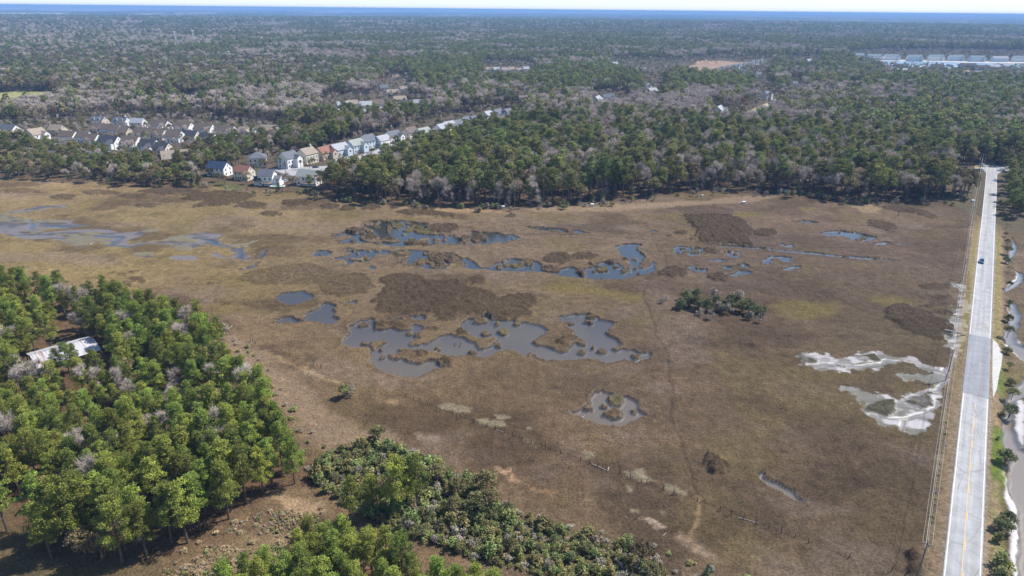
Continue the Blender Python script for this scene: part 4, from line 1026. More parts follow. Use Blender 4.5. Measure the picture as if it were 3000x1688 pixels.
region([(1010,165),(1190,165),(1190,190),(1010,195)], [.05,.35,.1,.3,.0,.0,.3,.0], 10, .7)
region([(1160,195),(1290,160),(1420,160),(1425,235),(1300,245),(1200,240)], [.8,.12,.1,.0,.0,.0,.0,.0], 10, .8)
region([(1190,250),(1450,245),(1720,270),(1700,330),(1530,345),(1300,345),(1250,300)], [.10,.16,.66,.10,.0,.02,.03,.01], 12, .8)
region([(-200,385),(0,380),(140,395),(330,420),(440,450),(600,445),(620,485),(520,530),(300,525),(0,510),(-200,500)], [.38,.46,.07,.04,.10,.01,.0,.0], 8, .95)
region([(430,425),(560,435),(640,392),(760,370),(900,345),(1020,340),(990,395),(900,418),(800,412),(720,428),(680,458),(600,470),(500,475)], [.34,.48,.08,.06,.0,.0,.02,.0], 6, .9)
Wsp = np.clip(Wsp, 0, None); Wsp /= Wsp.sum(1)[:, None]
sp = (np.cumsum(Wsp, 1) < r2.random(n)[:, None]).sum(1).clip(0, 7)
# front edge of the far wood: shorter cedars and bushes mixed in
tlY = np.interp(PX, _tlx, _tly)
fe = (PY > tlY - 9) & (PX < 2860)
u = r2.random(n); sp = np.where(fe & (u < .30), 4, sp); sp = np.where(fe & (u > .30) & (u < .42), 2, sp)
SCL = np.array([1.0, 1.05, .93, .88, 1.0, .9, .9, .95])[sp] * (.72 + .5 * r2.random(n))
left_strip = (PX < 560) & (PY > 440)
SCL = np.where(left_strip, SCL * .66, SCL)
SCL = np.where((PX > 560) & (PX < 960) & (PY > 395), SCL * .72, SCL)
SCL = np.where((PX > 2850) & (PY > 480), SCL * .62, SCL)
rr = np.hypot(A, B)
SCL = SCL * (1 + .35 * sstep(1200, 3000, rr) + .7 * sstep(3300, 4500, rr))
order = np.argsort(rr - np.where(PX < 620, 90, 0))
quota = {0: 62, 1: 70, 2: 80, 3: 12, 4: 90, 5: 4, 6: 4, 7: 6}
KIND = [('pine_tree', F_PINE), ('oak_tree', F_OAK), ('bare_tree', F_BARE), ('tan_tree', F_TAN), ('cedar_tree', F_CEDAR), ('lime_tree', F_LIME), ('golden_tree', F_GOLD), ('red_tree', F_RED)]
LBL = ['tall dark pine at the front edge of the far wood beyond the ponds', 'dense dark olive evergreen tree at the front edge of the far wood', 'grey leafless tree at the front edge of the far wood', 'tan leafless tree at the front edge of the far wood',
       'small dark cedar at the foot of the far wood beside the straw strip', 'yellow green tree in new leaf at the front of the far wood', 'golden leafy tree at the front of the far wood', 'reddish budding tree at the front of the far wood']
LBL_L = [l.replace('far wood', 'wood below the left houses').replace(' beyond the ponds', '').replace(' beside the straw strip', '') for l in LBL]
used = np.zeros(n, bool); left = dict(quota)
for i in order:
    s_ = int(sp[i])
    if left[s_] <= 0 or PX[i] < -60 or PX[i] > 3060: continue
    left[s_] -= 1; used[i] = True
    onl = PX[i] < 900
    tree(KIND[s_][0], KIND[s_][1], A[i], B[i], (LBL_L if onl else LBL)[s_], 'tree', ('front trees of the left far wood ' if onl else 'front trees of the far wood ') + KIND[s_][0], s=float(SCL[i]))
    if sum(left.values()) <= 0: break
# bushes along the edge of the far wood
eb = 0
for i in range(130):
    a = 560 + 2270 * r2.random(); b = float(np.interp(a, _tlx, _tly)) + 1 + 13 * r2.random() ** 2
    if 600 < a < 960 and r2.random() < .3: continue
    q = P(a, b)
    u = r2.random()
    if u < .6: bush('bare_shrub', F_SHRUBG, q.x, q.y, 'grey leafless bush along the foot of the far wood', 'grey bushes along the far wood', s=.7 + 1.0 * r2.random(), zs=1.2)
    else: bush('shrub', F_SHRUB, q.x, q.y, 'green leafy bush along the foot of the far wood', 'green bushes along the far wood', s=.7 + .9 * r2.random(), zs=1.1)
for (a, b) in ((2420,592),(2445,585),(2470,598),(2400,580),(2500,592),(2520,600),(2545,588)):
    q = P(a, b); tree('cedar_tree', F_JUN, q.x, q.y, 'low dark bushy cedar in the clump standing out into the marsh', 'tree', 'cedar clump standing out into the marsh', s=.5 + .3 * r2.random())

# the mass of the far wood: one object that repeats tree forms over its points
def coarse(kind):
    r_ = np.random.default_rng(100 + kind)
    if kind == 0: return pine_forms(r_, 18.5, 4.7, 10, .46, m_pine_far, limbs=False, lo=.5, nb=15, sides=3)
    if kind == 1: return oak_forms(r_, 14, 6.2, 8, .5, m_oak, nb=15)
    if kind == 2: return bare_forms(r_, 17, 4.4, 620, .075, m_twig)
    if kind == 3: return bare_forms(r_, 15, 4.4, 620, .08, m_twig_tan)
    if kind == 4: return cedar_forms(r_, 9, 2.8, 16, .38, m_cedar)
    if kind == 5: return oak_forms(r_, 11, 4, 7, .5, m_lime, nb=9)
    if kind == 6: return oak_forms(r_, 12, 4.6, 7, .5, m_gold, nb=9)
    return bare_forms(r_, 13, 3.4, 300, .12, m_twig, tip=m_red)
def joined(pair, name):
    c, t = pair
    o1 = bpy.data.objects.new(name, c.copy()); bmx = bmesh.new(); bmx.from_mesh(o1.data)
    nf = len(bmx.faces); bmx.from_mesh(t); bmx.faces.ensure_lookup_table()
    for f in list(bmx.faces)[nf:]: f.material_index = 1
    bmx.to_mesh(o1.data); bmx.free(); o1.data.materials.append(t.materials[0]); return o1
pc = bpy.data.collections.new('tree_forms')
tabs = {}; cnt = 0
def reg(pair):
    global cnt
    o = joined(pair, 'tree_form_%02d' % cnt); pc.objects.link(o); cnt += 1; return cnt - 1
for kdx, (nm, forms) in enumerate(KIND): tabs[kdx, 0] = [reg(f) for f in forms]
for kdx in range(8): tabs[kdx, 1] = [reg(coarse(kdx))] if kdx > 2 else [reg(coarse(kdx)) , reg(coarse(kdx))]
# note: the far copies differ by rotation, size and tint
def mass(name, label, pts, forms, turns, sizes, cat='forest'):
    """one object that repeats tree forms over its own points"""
    fm = bpy.data.meshes.new(name); fm.vertices.add(len(pts)); fm.vertices.foreach_set('co', np.ascontiguousarray(pts, np.float32).ravel())
    for nm, typ, arr in (('form', 'INT', forms), ('turn', 'FLOAT', turns), ('size', 'FLOAT', sizes)):
        a_ = fm.attributes.new(nm, typ, 'POINT'); a_.data.foreach_set('value', np.ascontiguousarray(arr, np.int32 if typ == 'INT' else np.float32))
    o = link(name, fm); tag(o, label, cat, None, 'stuff'); o.modifiers.new('scatter', 'NODES').node_group = ng
    return o
tabs['near'] = [reg(f) for f in NEARPINE]
def reg1(me): 
    global cnt
    o = bpy.data.objects.new('tree_form_%02d' % cnt, me); pc.objects.link(o); cnt += 1; return cnt - 1
tabs['shrub'] = [reg1(m_) for m_ in F_SHRUB]; tabs['shrubg'] = [reg1(m_) for m_ in F_SHRUBG]; tabs['straw'] = [reg1(m_) for m_ in F_STRAW]
rest = ~used
idx = np.array([random.choice(tabs[int(s_), 0 if d < 700 else 1]) for s_, d in zip(sp[rest], rr[rest])], np.int32)
pv = np.stack([A[rest], B[rest], np.zeros(rest.sum())], 1)
ng = bpy.data.node_groups.new('scatter', 'GeometryNodeTree')
ng.interface.new_socket('Geometry', in_out='INPUT', socket_type='NodeSocketGeometry'); ng.interface.new_socket('Geometry', in_out='OUTPUT', socket_type='NodeSocketGeometry')
gi = ng.nodes.new('NodeGroupInput'); go = ng.nodes.new('NodeGroupOutput')
ip = ng.nodes.new('GeometryNodeInstanceOnPoints'); ci = ng.nodes.new('GeometryNodeCollectionInfo'); ci.inputs['Collection'].default_value = pc
ci.inputs['Separate Children'].default_value = True; ci.inputs['Reset Children'].default_value = True
def na(nm, dt):
    q = ng.nodes.new('GeometryNodeInputNamedAttribute'); q.data_type = dt; q.inputs[0].default_value = nm
    return [s for s in q.outputs if s.enabled][0]
cb = ng.nodes.new('ShaderNodeCombineXYZ'); ng.links.new(na('turn', 'FLOAT'), cb.inputs[2])
ng.links.new(gi.outputs[0], ip.inputs['Points']); ng.links.new(ci.outputs[0], ip.inputs['Instance']); ip.inputs['Pick Instance'].default_value = True
ng.links.new(na('form', 'INT'), ip.inputs['Instance Index']); ng.links.new(cb.outputs[0], ip.inputs['Rotation']); ng.links.new(na('size', 'FLOAT'), ip.inputs['Scale'])
ng.links.new(ip.outputs[0], go.inputs[0])
mass('far_forest', 'mixed far woodland of pines, oaks and bare trees beyond the marsh', pv, idx, r2.random(len(pv)) * 6.283, SCL[rest])
nr = np.array(NEAR_REST).reshape(-1, 3); print('near rest', len(nr))
if len(nr): mass('pine_wood', 'deeper pines of the near left stand, crowded behind the front ones', np.stack([nr[:, 0], nr[:, 1], nr[:, 0] * 0], 1), np.array([random.choice(tabs['near']) for _ in nr]), r2.random(len(nr)) * 6.283, nr[:, 2], 'wood')
wd = poisson_in([(480,1650),(640,1560),(800,1485),(900,1500),(960,1470),(900,1600),(830,1688),(470,1730)], .55, np.random.default_rng(32), None, maxn=1500)
wd = wd[fbm(wd[:, 0], wd[:, 1], 6, 91, 3) > .43]
mass('dry_weeds', 'tangle of dry straw coloured weeds covering the clearing between the pine stands', np.stack([wd[:, 0], wd[:, 1], wd[:, 0] * 0 - .05], 1), np.array([random.choice(tabs['straw'] * 3 + tabs['shrubg'] + tabs['shrub']) for _ in wd]), r2.random(len(wd)) * 6.283, .16 + .26 * r2.random(len(wd)) ** 2, 'weeds')
us = poisson_in(THICK, 1.0, np.random.default_rng(31), None, maxn=900)
if len(us): mass('undergrowth', 'low tangled undergrowth between the bushes of the thicket', np.stack([us[:, 0], us[:, 1], us[:, 0] * 0 - .05], 1), np.array([random.choice(tabs['shrub'] * 2 + tabs['shrubg'] + tabs['straw']) for _ in us]), r2.random(len(us)) * 6.283, .3 + .45 * r2.random(len(us)), 'undergrowth')
# gardens, hedges and young trees round the houses
fx = []
for w in CLW:
    d_ = float(np.hypot(*w.mean(0)))
    if d_ > 2600 or w is CLW[2] and False: continue
    stp = 8.0 if d_ < 1000 else 11.0
    lo_, hi_ = w.min(0), w.max(0)
    a_ = np.stack(np.meshgrid(np.arange(lo_[0], hi_[0], stp), np.arange(lo_[1], hi_[1], stp)), -1).reshape(-1, 2)
    a_ = a_ + (r2.random(a_.shape) - .5) * stp * .9
    a_ = a_[(sdf_poly(a_[:, 0], a_[:, 1], w) < -1)]
    fx.append(a_)
GARDEN = np.concatenate(fx)
print('forest points', len(pv))

# woods farther than about two kilometres: a rough canopy whose crowns are bumps of a few metres
def canopy(r0, r1_, cell, seed):
    xs = np.arange(-r1_, r1_, cell); ys = np.arange(0, r1_ + cell, cell)
    U, V_ = np.meshgrid(xs, ys); rng = np.random.default_rng(seed)
    U = U + (rng.random(U.shape) - .5) * cell * .6; V_ = V_ + (rng.random(U.shape) - .5) * cell * .6
    r = np.hypot(U, V_); px, py = proj(U, V_)
    vis = (r > r0 - cell) & (r < r1_ + cell) & (px > -500) & (px < 3500)
    bg_ = fbm(U, V_, 420 + cell * 10, 301, 4); b2_ = fbm(U, V_, 90 + cell * 3, 302, 3)
    pin = sstep(.42, .56, bg_ * .7 + b2_ * .3); jit = rng.random(U.shape)
    h = 4 + 5 * pin + 19 * jit
    col = (np.array([.03, .045, .022]) * pin[..., None] + np.array([.14, .125, .105]) * (1 - pin[..., None])) * (.7 + .6 * rng.random(U.shape))[..., None]
    op = sstep(.74, .77, fbm(U, V_, 700 + cell * 12, 305, 3)) * (r > 3200)
    mrsh = op * sstep(-200, -4000, U - 2500) * (r > 6000)
    for pl in CANOPY_CLEAR:
        d = sdf_poly(U, V_, PW(pl)).reshape(U.shape); op = np.maximum(op * 1.0, sstep(40, -20, d))
    h = h * (1 - op) + .3
    col = col * (1 - op[..., None]) + np.array([.55, .48, .38]) * op[..., None]
    idx_ = np.arange(U.size).reshape(U.shape)
    q = np.stack([idx_[:-1, :-1].ravel(), idx_[:-1, 1:].ravel(), idx_[1:, 1:].ravel(), idx_[1:, :-1].ravel()], 1)
    qv = vis.ravel()[q].all(1)
    land = ~((U.ravel()[q[:, 0]] < 9000) & (r.ravel()[q[:, 0]] > 19000 + 5000 * vnoise(U.ravel()[q[:, 0]], V_.ravel()[q[:, 0]], 3500, 309) - np.clip(-U.ravel()[q[:, 0]], 0, 9000) * .2))
    q = q[qv & land]
    used_ = np.unique(q); remap = np.full(U.size, -1); remap[used_] = np.arange(len(used_))
    v = np.stack([U.ravel(), V_.ravel(), h.ravel()], 1)[used_]; c4 = np.ones((len(used_), 4)); c4[:, :3] = col.reshape(-1, 3)[used_]
    return v, remap[q], c4
CANOPY_CLEAR = [[(1590,92),(1600,78),(1670,76),(1680,92)], [(0,42),(190,40),(200,47),(0,49)], [(2600,122),(2640,112),(2720,118),(2720,128)], [(2810,128),(2870,124),(2880,134),(2820,136)], [(0,27),(250,29),(420,33),(300,36),(0,33)], [(380,45),(620,41),(640,47),(400,49)], [(900,37),(1140,33),(1150,38),(930,41)], [(0,53),(120,51),(120,57),(0,59)], [(1240,50),(1400,47),(1410,51),(1260,53)]]
vv = []; qq = []; cc = []; off = 0
for a_ in ((6100, 11000, 26, 2), (11000, 26000, 80, 3), (26000, 34000, 260, 4)):
    v, q, c4 = canopy(*a_); vv.append(v); qq.append(q + off); cc.append(c4); off += len(v)
cm = np_mesh('distant_canopy', np.concatenate(vv), np.concatenate(qq), {'cover': ('POINT', 'FLOAT_COLOR', np.concatenate(cc))})
mcan = base_mat('canopy', rough=.9, spec=.1); at = N(mcan.node_tree, 'ShaderNodeAttribute', attribute_name='cover')
mcan.node_tree.links.new(at.outputs['Color'], mcan.node_tree.nodes['Principled BSDF'].inputs['Base Color'])
tag(link('distant_canopy', cm, mcan), 'distant woodland canopy running out to the horizon', 'forest', None, 'stuff')
print('canopy', off, len(np.concatenate(qq)))
# sea on the left horizon
sea = base_mat('sea', (.88, .93, .97), .22, .5, 1.0)
sv = []
for i in range(41):
    a = math.radians(50 + 85 * i / 40); 
    sv.append((math.cos(a) * 14000, math.sin(a) * 14000, 1.2)); sv.append((math.cos(a) * 38000, math.sin(a) * 38000, 1.2))
tag(link('sea', np_mesh('sea', np.array(sv), np.array([(2 * i, 2 * i + 1, 2 * i + 3, 2 * i + 2) for i in range(40)])), sea), kind='structure')

# ================================================================== ROAD, LINES, STREETS, LAKE, LAWNS
def sheet(name, pts_px, mat, z, kind='structure'):
    w = [P(a, b, z) for a, b in pts_px]
    me = bpy.data.meshes.new(name); me.from_pydata([tuple(p) for p in w], [], [tuple(range(len(w)))]); me.update()
    bmx = bmesh.new(); bmx.from_mesh(me); bmesh.ops.triangulate(bmx, faces=bmx.faces[:]); bmesh.ops.recalc_face_normals(bmx, faces=bmx.faces[:])
    if sum(f.normal.z for f in bmx.faces) < 0: bmesh.ops.reverse_faces(bmx, faces=bmx.faces[:])
    bmx.to_mesh(me); bmx.free()
    return tag(link(name, me, mat), kind=kind)

def asphalt(name, col, am=.14):
    m = worn_mat(name, col, .9, .25, am * 1.4, .2); nt = m.node_tree; L = nt.links
    b = nt.nodes['Principled BSDF']; src = b.inputs['Base Color'].links[0].from_socket
    # wheel paths and long patches: noise stretched along the road's own direction
    g = N(nt, 'ShaderNodeNewGeometry'); mp = N(nt, 'ShaderNodeMapping'); mp.vector_type = 'TEXTURE'
    mp.inputs['Rotation'].default_value = (0, 0, math.atan2(RD[1], RD[0])); mp.inputs['Scale'].default_value = (40, 1.0, 1)
    L.new(g.outputs['Position'], mp.inputs[0]); no = N(nt, 'ShaderNodeTexNoise', i_Scale=.8, i_Detail=5.0, i_Roughness=.6); L.new(mp.outputs[0], no.inputs['Vector'])
    mr = N(nt, 'ShaderNodeMapRange', i_1=.32, i_2=.68, i_3=.80, i_4=1.12); L.new(no.outputs[0], mr.inputs[0])
    vo = N(nt, 'ShaderNodeTexVoronoi', feature='DISTANCE_TO_EDGE', i_Scale=.16); L.new(g.outputs['Position'], vo.inputs['Vector'])
    m2 = N(nt, 'ShaderNodeMapRange', i_1=0.0, i_2=.02, i_3=.72, i_4=1.0); L.new(vo.outputs['Distance'], m2.inputs[0])
    mu = N(nt, 'ShaderNodeMath', operation='MULTIPLY'); L.new(mr.outputs[0], mu.inputs[0]); L.new(m2.outputs[0], mu.inputs[1])
    sc = N(nt, 'ShaderNodeVectorMath', operation='SCALE'); L.new(src, sc.inputs[0]); L.new(mu.outputs[0], sc.inputs['Scale']); L.new(sc.outputs[0], b.inputs['Base Color'])
    return m
m_road = asphalt('old_asphalt', (.35, .345, .345)); m_patch = asphalt('newer_asphalt', (.255, .258, .275), .10)
m_line_w = worn_mat('white_paint', (.72, .71, .68), .7, 2.0, .25); m_line_y = worn_mat('yellow_paint', (.68, .43, .13), .7, 2.0, .25)
m_gravel = worn_mat('pale_gravel', (.48, .46, .43), .95, 1.5, .3)
def rp(along, offs, z):
    """point on the road frame"""
    return (_k[1] + RD[0] * along + RNRM[0] * offs, RD[1] * along + RNRM[1] * offs, z)
def rz(along):
    y = RD[1] * along
    return .34 if y < 435 else max(.05, .34 - (y - 435) / 18 * .3)
def strip(mb, a0, a1, o0, o1, dz, step=12.0):
    n = max(1, int((a1 - a0) / step))
    v = []; f = []
    for i in range(n + 1):
        a = a0 + (a1 - a0) * i / n
        v += [rp(a, o0, rz(a) + dz), rp(a, o1, rz(a) + dz)]
    for i in range(n): f.append((2 * i, 2 * i + 1, 2 * i + 3, 2 * i + 2))
    mb.add(v, f)
def along_px(px, py): q = P(px, py, .34); return float(road_off(q.x, q.y)[1])
A0 = along_px(2780, 1900) - 25; A1 = along_px(2838, 1155); A2 = along_px(2870, 985); A3 = _ae - 2
mb = MB(); strip(mb, A0, A1, -3.3, 3.3, 0); strip(mb, A2, A3, -3.3, 3.3, 0)
# flare at the far junction
v0 = [rp(A3, -3.3, rz(A3)), rp(A3, 3.3, rz(A3)), rp(A3 + 16, 6.5, .05), rp(A3 + 30, 20, .05), rp(A3 + 40, 18, .05), rp(A3 + 38, -6, .05), rp(A3 + 26, -9, .05), rp(A3 + 12, -5.2, .05)]
mb.add(v0, [tuple(range(8))])
tag(mb.build('road', m_road), kind='structure')
mb = MB(); strip(mb, A1, A2, -3.3, 3.3, 0); tag(mb.build('road_patch', m_patch), kind='structure')
mb = MB()
for o in (-2.98, 2.98): strip(mb, A0, A1, o - .07, o + .07, .005); strip(mb, A2, A3, o - .07, o + .07, .005)
tag(mb.build('road_edge_lines', m_line_w), kind='structure')
mb = MB(); yl = along_px(2848, 1215)
strip(mb, A0, yl, -.16, -.05, .005)
a = A0
while a < A3 - 5:
    if not (A1 - 4 < a < A2): strip(mb, a, a + 3.2, .06, .19, .005)
    a += 11.0
tag(mb.build('road_centre_lines', m_line_y), kind='structure')
sheet('gravel_shoulder', zone(2700, 600, 2.897, [(604, 1135), (645, 1180), (688, 1265), (676, 1370), (655, 1460), (640, 1560), (606, 1640), (600, 1449)]), m_gravel, .345)
sheet('street', [(790,494),(850,492),(900,489),(960,486),(1010,470),(1100,440),(1170,415),(1250,385),(1262,390),(1180,426),(1100,456),(1010,496),(930,503),(880,513),(842,516),(830,509),(812,503)], m_road, .05)
sheet('street', zone(2000,0,2.576,[(330,910),(420,878),(490,853),(560,828),(640,788),(700,758),(722,765),(640,812),(540,852),(480,874),(400,908),(360,920)]), m_road, .05)
sheet('street', zone(0,280,3.68,[(430,480),(700,520),(1000,560),(1300,600),(1500,640),(1480,655),(1250,620),(980,580),(690,540),(420,500)]), m_road, .05)
sheet('street', zone(0,280,3.68,[(700,372),(1100,390),(1500,425),(1950,475),(1960,488),(1500,440),(1100,405),(700,385)]), m_road, .05)
m_lawn = worn_mat('dry_lawn', (.26, .25, .08), .95, .08, .35); m_yellow = worn_mat('yellow_straw', (.36, .27, .12), .95, .08, .35)
sheet('lawn', [(-150,272),(60,268),(150,268),(160,290),(60,300),(-150,305)], m_lawn, .04)
sheet('lawn', [(425,292),(500,290),(560,280),(605,278),(605,300),(540,306),(430,315)], m_lawn, .04)
sheet('lawn', [(2130,345),(2160,340),(2250,300),(2280,285),(2290,292),(2240,318),(2165,350)], m_yellow, .035)
sheet('bare_ground', zone(2820,440,12.07,[(440,520),(750,430),(1150,350),(1150,530),(900,640),(720,700),(560,690),(420,640)]), m_yellow, .04)
sheet('bare_ground', [(2010,196),(2060,183),(2110,178),(2170,183),(2240,180),(2230,190),(2150,205),(2080,215),(2020,212)], worn_mat('turned_earth', (.26, .17, .11), .95, .05, .3), .04)
m_lake = base_mat('lake_water', (.20, .28, .36), .25, .5)
sheet('lake', zone(2000,0,2.576,[(1480,462),(1800,463),(2100,474),(2500,480),(2580,490),(2650,510),(2400,516),(2080,516),(1900,512),(1600,500),(1500,480)]), m_lake, .06)
sheet('sand_bank', zone(2000,0,2.576,[(1420,450),(1800,453),(2150,462),(2700,466),(2700,476),(2500,479),(2100,473),(1800,462),(1480,461)]), m_gravel, .05)
mbh = MB(); q = P(2075, 186)
for i in range(5): mbh.add([(q.x + 8 * i - 30, q.y - 7, 0), (q.x + 8 * i - 14, q.y - 7, 0), (q.x + 8 * i - 14, q.y + 9, 0), (q.x + 8 * i - 30, q.y + 9, 0), (q.x + 8 * i - 22 + i % 2, q.y + 1, 5 + 2 * (i % 3))], [(0, 1, 4), (1, 2, 4), (2, 3, 4), (3, 0, 4)])
tag(mbh.build('dirt_mound', worn_mat('orange_earth', (.48, .30, .18), .95, .3, .3)), 'orange heap of turned earth in the cleared building site', 'dirt mound')

# ================================================================== HOUSES
WALLS = {k: worn_mat(k + '_siding', c, .7, .5, .08, .3, stripes=('Z', .25, .10)) for k, c in {'white': (.80, .79, .76), 'cream': (.66, .60, .48), 'tan': (.55, .46, .36), 'pale blue': (.56, .64, .70), 'grey': (.50, .50, .49), 'green': (.36, .42, .36)}.items()}
ROOFS = {k: worn_mat(k + '_shingles', c, .85, .7, .22, .25) for k, c in {'slate grey': (.13, .14, .16), 'light grey': (.33, .34, .36), 'brown': (.15, .115, .095), 'tan': (.29, .235, .185), 'navy blue': (.035, .06, .11), 'reddish brown': (.25, .125, .085), 'sage grey': (.27, .29, .27), 'dark': (.06, .06, .07), 'teal': (.17, .225, .245), 'red': (.50, .13, .13)}.items()}
m_pane = base_mat('window_glass', (.03, .04, .055), .12, .6); m_trim = worn_mat('white_trim', (.80, .80, .78), .6, 1.0, .06)
m_door = worn_mat('painted_door', (.25, .10, .07), .5, 1.0, .1); m_deck = worn_mat('weathered_deck', (.30, .235, .18), .85, 1.0, .2); m_brick = worn_mat('chimney_brick', (.55, .50, .46), .9, 2.0, .2)


def gable_wall(mb, x0, x1, y0, y1, h, rise, z0=0.0, axis='x'):
    """four walls with pointed gables; ridge along the given axis"""
    if axis == 'x':
        ym = (y0 + y1) / 2
        v = [(x0, y0, z0), (x1, y0, z0), (x1, y1, z0), (x0, y1, z0), (x0, y0, h), (x1, y0, h), (x1, y1, h), (x0, y1, h), (x0, ym, h + rise), (x1, ym, h + rise)]
        f = [(0, 1, 5, 4), (2, 3, 7, 6), (1, 2, 6, 9, 5), (3, 0, 4, 8, 7)]
    else:
        xm = (x0 + x1) / 2
        v = [(x0, y0, z0), (x1, y0, z0), (x1, y1, z0), (x0, y1, z0), (x0, y0, h), (x1, y0, h), (x1, y1, h), (x0, y1, h), (xm, y0, h + rise), (xm, y1, h + rise)]
        f = [(1, 2, 6, 5), (3, 0, 4, 7), (0, 1, 5, 8, 4), (2, 3, 7, 9, 6)]
    mb.add(v, f)


def gable_roof(mb, x0, x1, y0, y1, h, rise, ov=.4, th=.18, axis='x'):
    def T(p): return p if axis == 'x' else (p[1], p[0], p[2])
    if axis != 'x': x0, x1, y0, y1 = y0, y1, x0, x1
    ym = (y0 + y1) / 2; hw = (y1 - y0) / 2; dz = rise / hw * ov
    X0, X1 = x0 - ov, x1 + ov
    for s in (-1, 1):
        e = ym + s * (hw + ov)
        v = [T(p) for p in [(X0, e, h - dz), (X1, e, h - dz), (X1, ym, h + rise), (X0, ym, h + rise), (X0, e, h - dz + th), (X1, e, h - dz + th), (X1, ym, h + rise + th), (X0, ym, h + rise + th)]]
        f = [(0, 1, 2, 3), (4, 5, 6, 7), (0, 1, 5, 4), (1, 2, 6, 5), (3, 0, 4, 7)]
        mb.add(v, f)


def hip_roof(mb, x0, x1, y0, y1, h, rise, ov=.45):
    ym = (y0 + y1) / 2; k = (y1 - y0) / 2 + ov; X0, X1, Y0, Y1 = x0 - ov, x1 + ov, y0 - ov, y1 + ov
    if X1 - X0 <= 2 * k + .3: r0 = r1_ = (X0 + X1) / 2; r0 -= .2; r1_ += .2
    else: r0, r1_ = X0 + k, X1 - k
    mb.add([(X0, Y0, h), (X1, Y0, h), (X1, Y1, h), (X0, Y1, h), (r0, ym, h + rise), (r1_, ym, h + rise)], [(0, 1, 5, 4), (1, 2, 5), (2, 3, 4, 5), (3, 0, 4), (3, 2, 1, 0)])


def win(root, x, y, z, w, h, nx, ny, full, wall_t=.04):
    """window as part: frame box, pane inset as sub-part; outward normal (nx, ny) along an axis"""
    f = MB(); p = MB()
    if ny:
        f.box(x - w / 2 - .1, x + w / 2 + .1, min(y, y + ny * .05), max(y, y + ny * .05), z - .1, z + h + .1)
        p.box(x - w / 2, x + w / 2, min(y + ny * .045, y + ny * .07), max(y + ny * .045, y + ny * .07), z, z + h)
    else:
        f.box(min(x, x + nx * .05), max(x, x + nx * .05), y - w / 2 - .1, y + w / 2 + .1, z - .1, z + h + .1)
        p.box(min(x + nx * .045, x + nx * .07), max(x + nx * .045, x + nx * .07), y - w / 2, y + w / 2, z, z + h)
    if full:
        o = f.build('window', m_trim, root); p.build('pane', m_pane, o)
    else: p.build('window', m_pane, root)


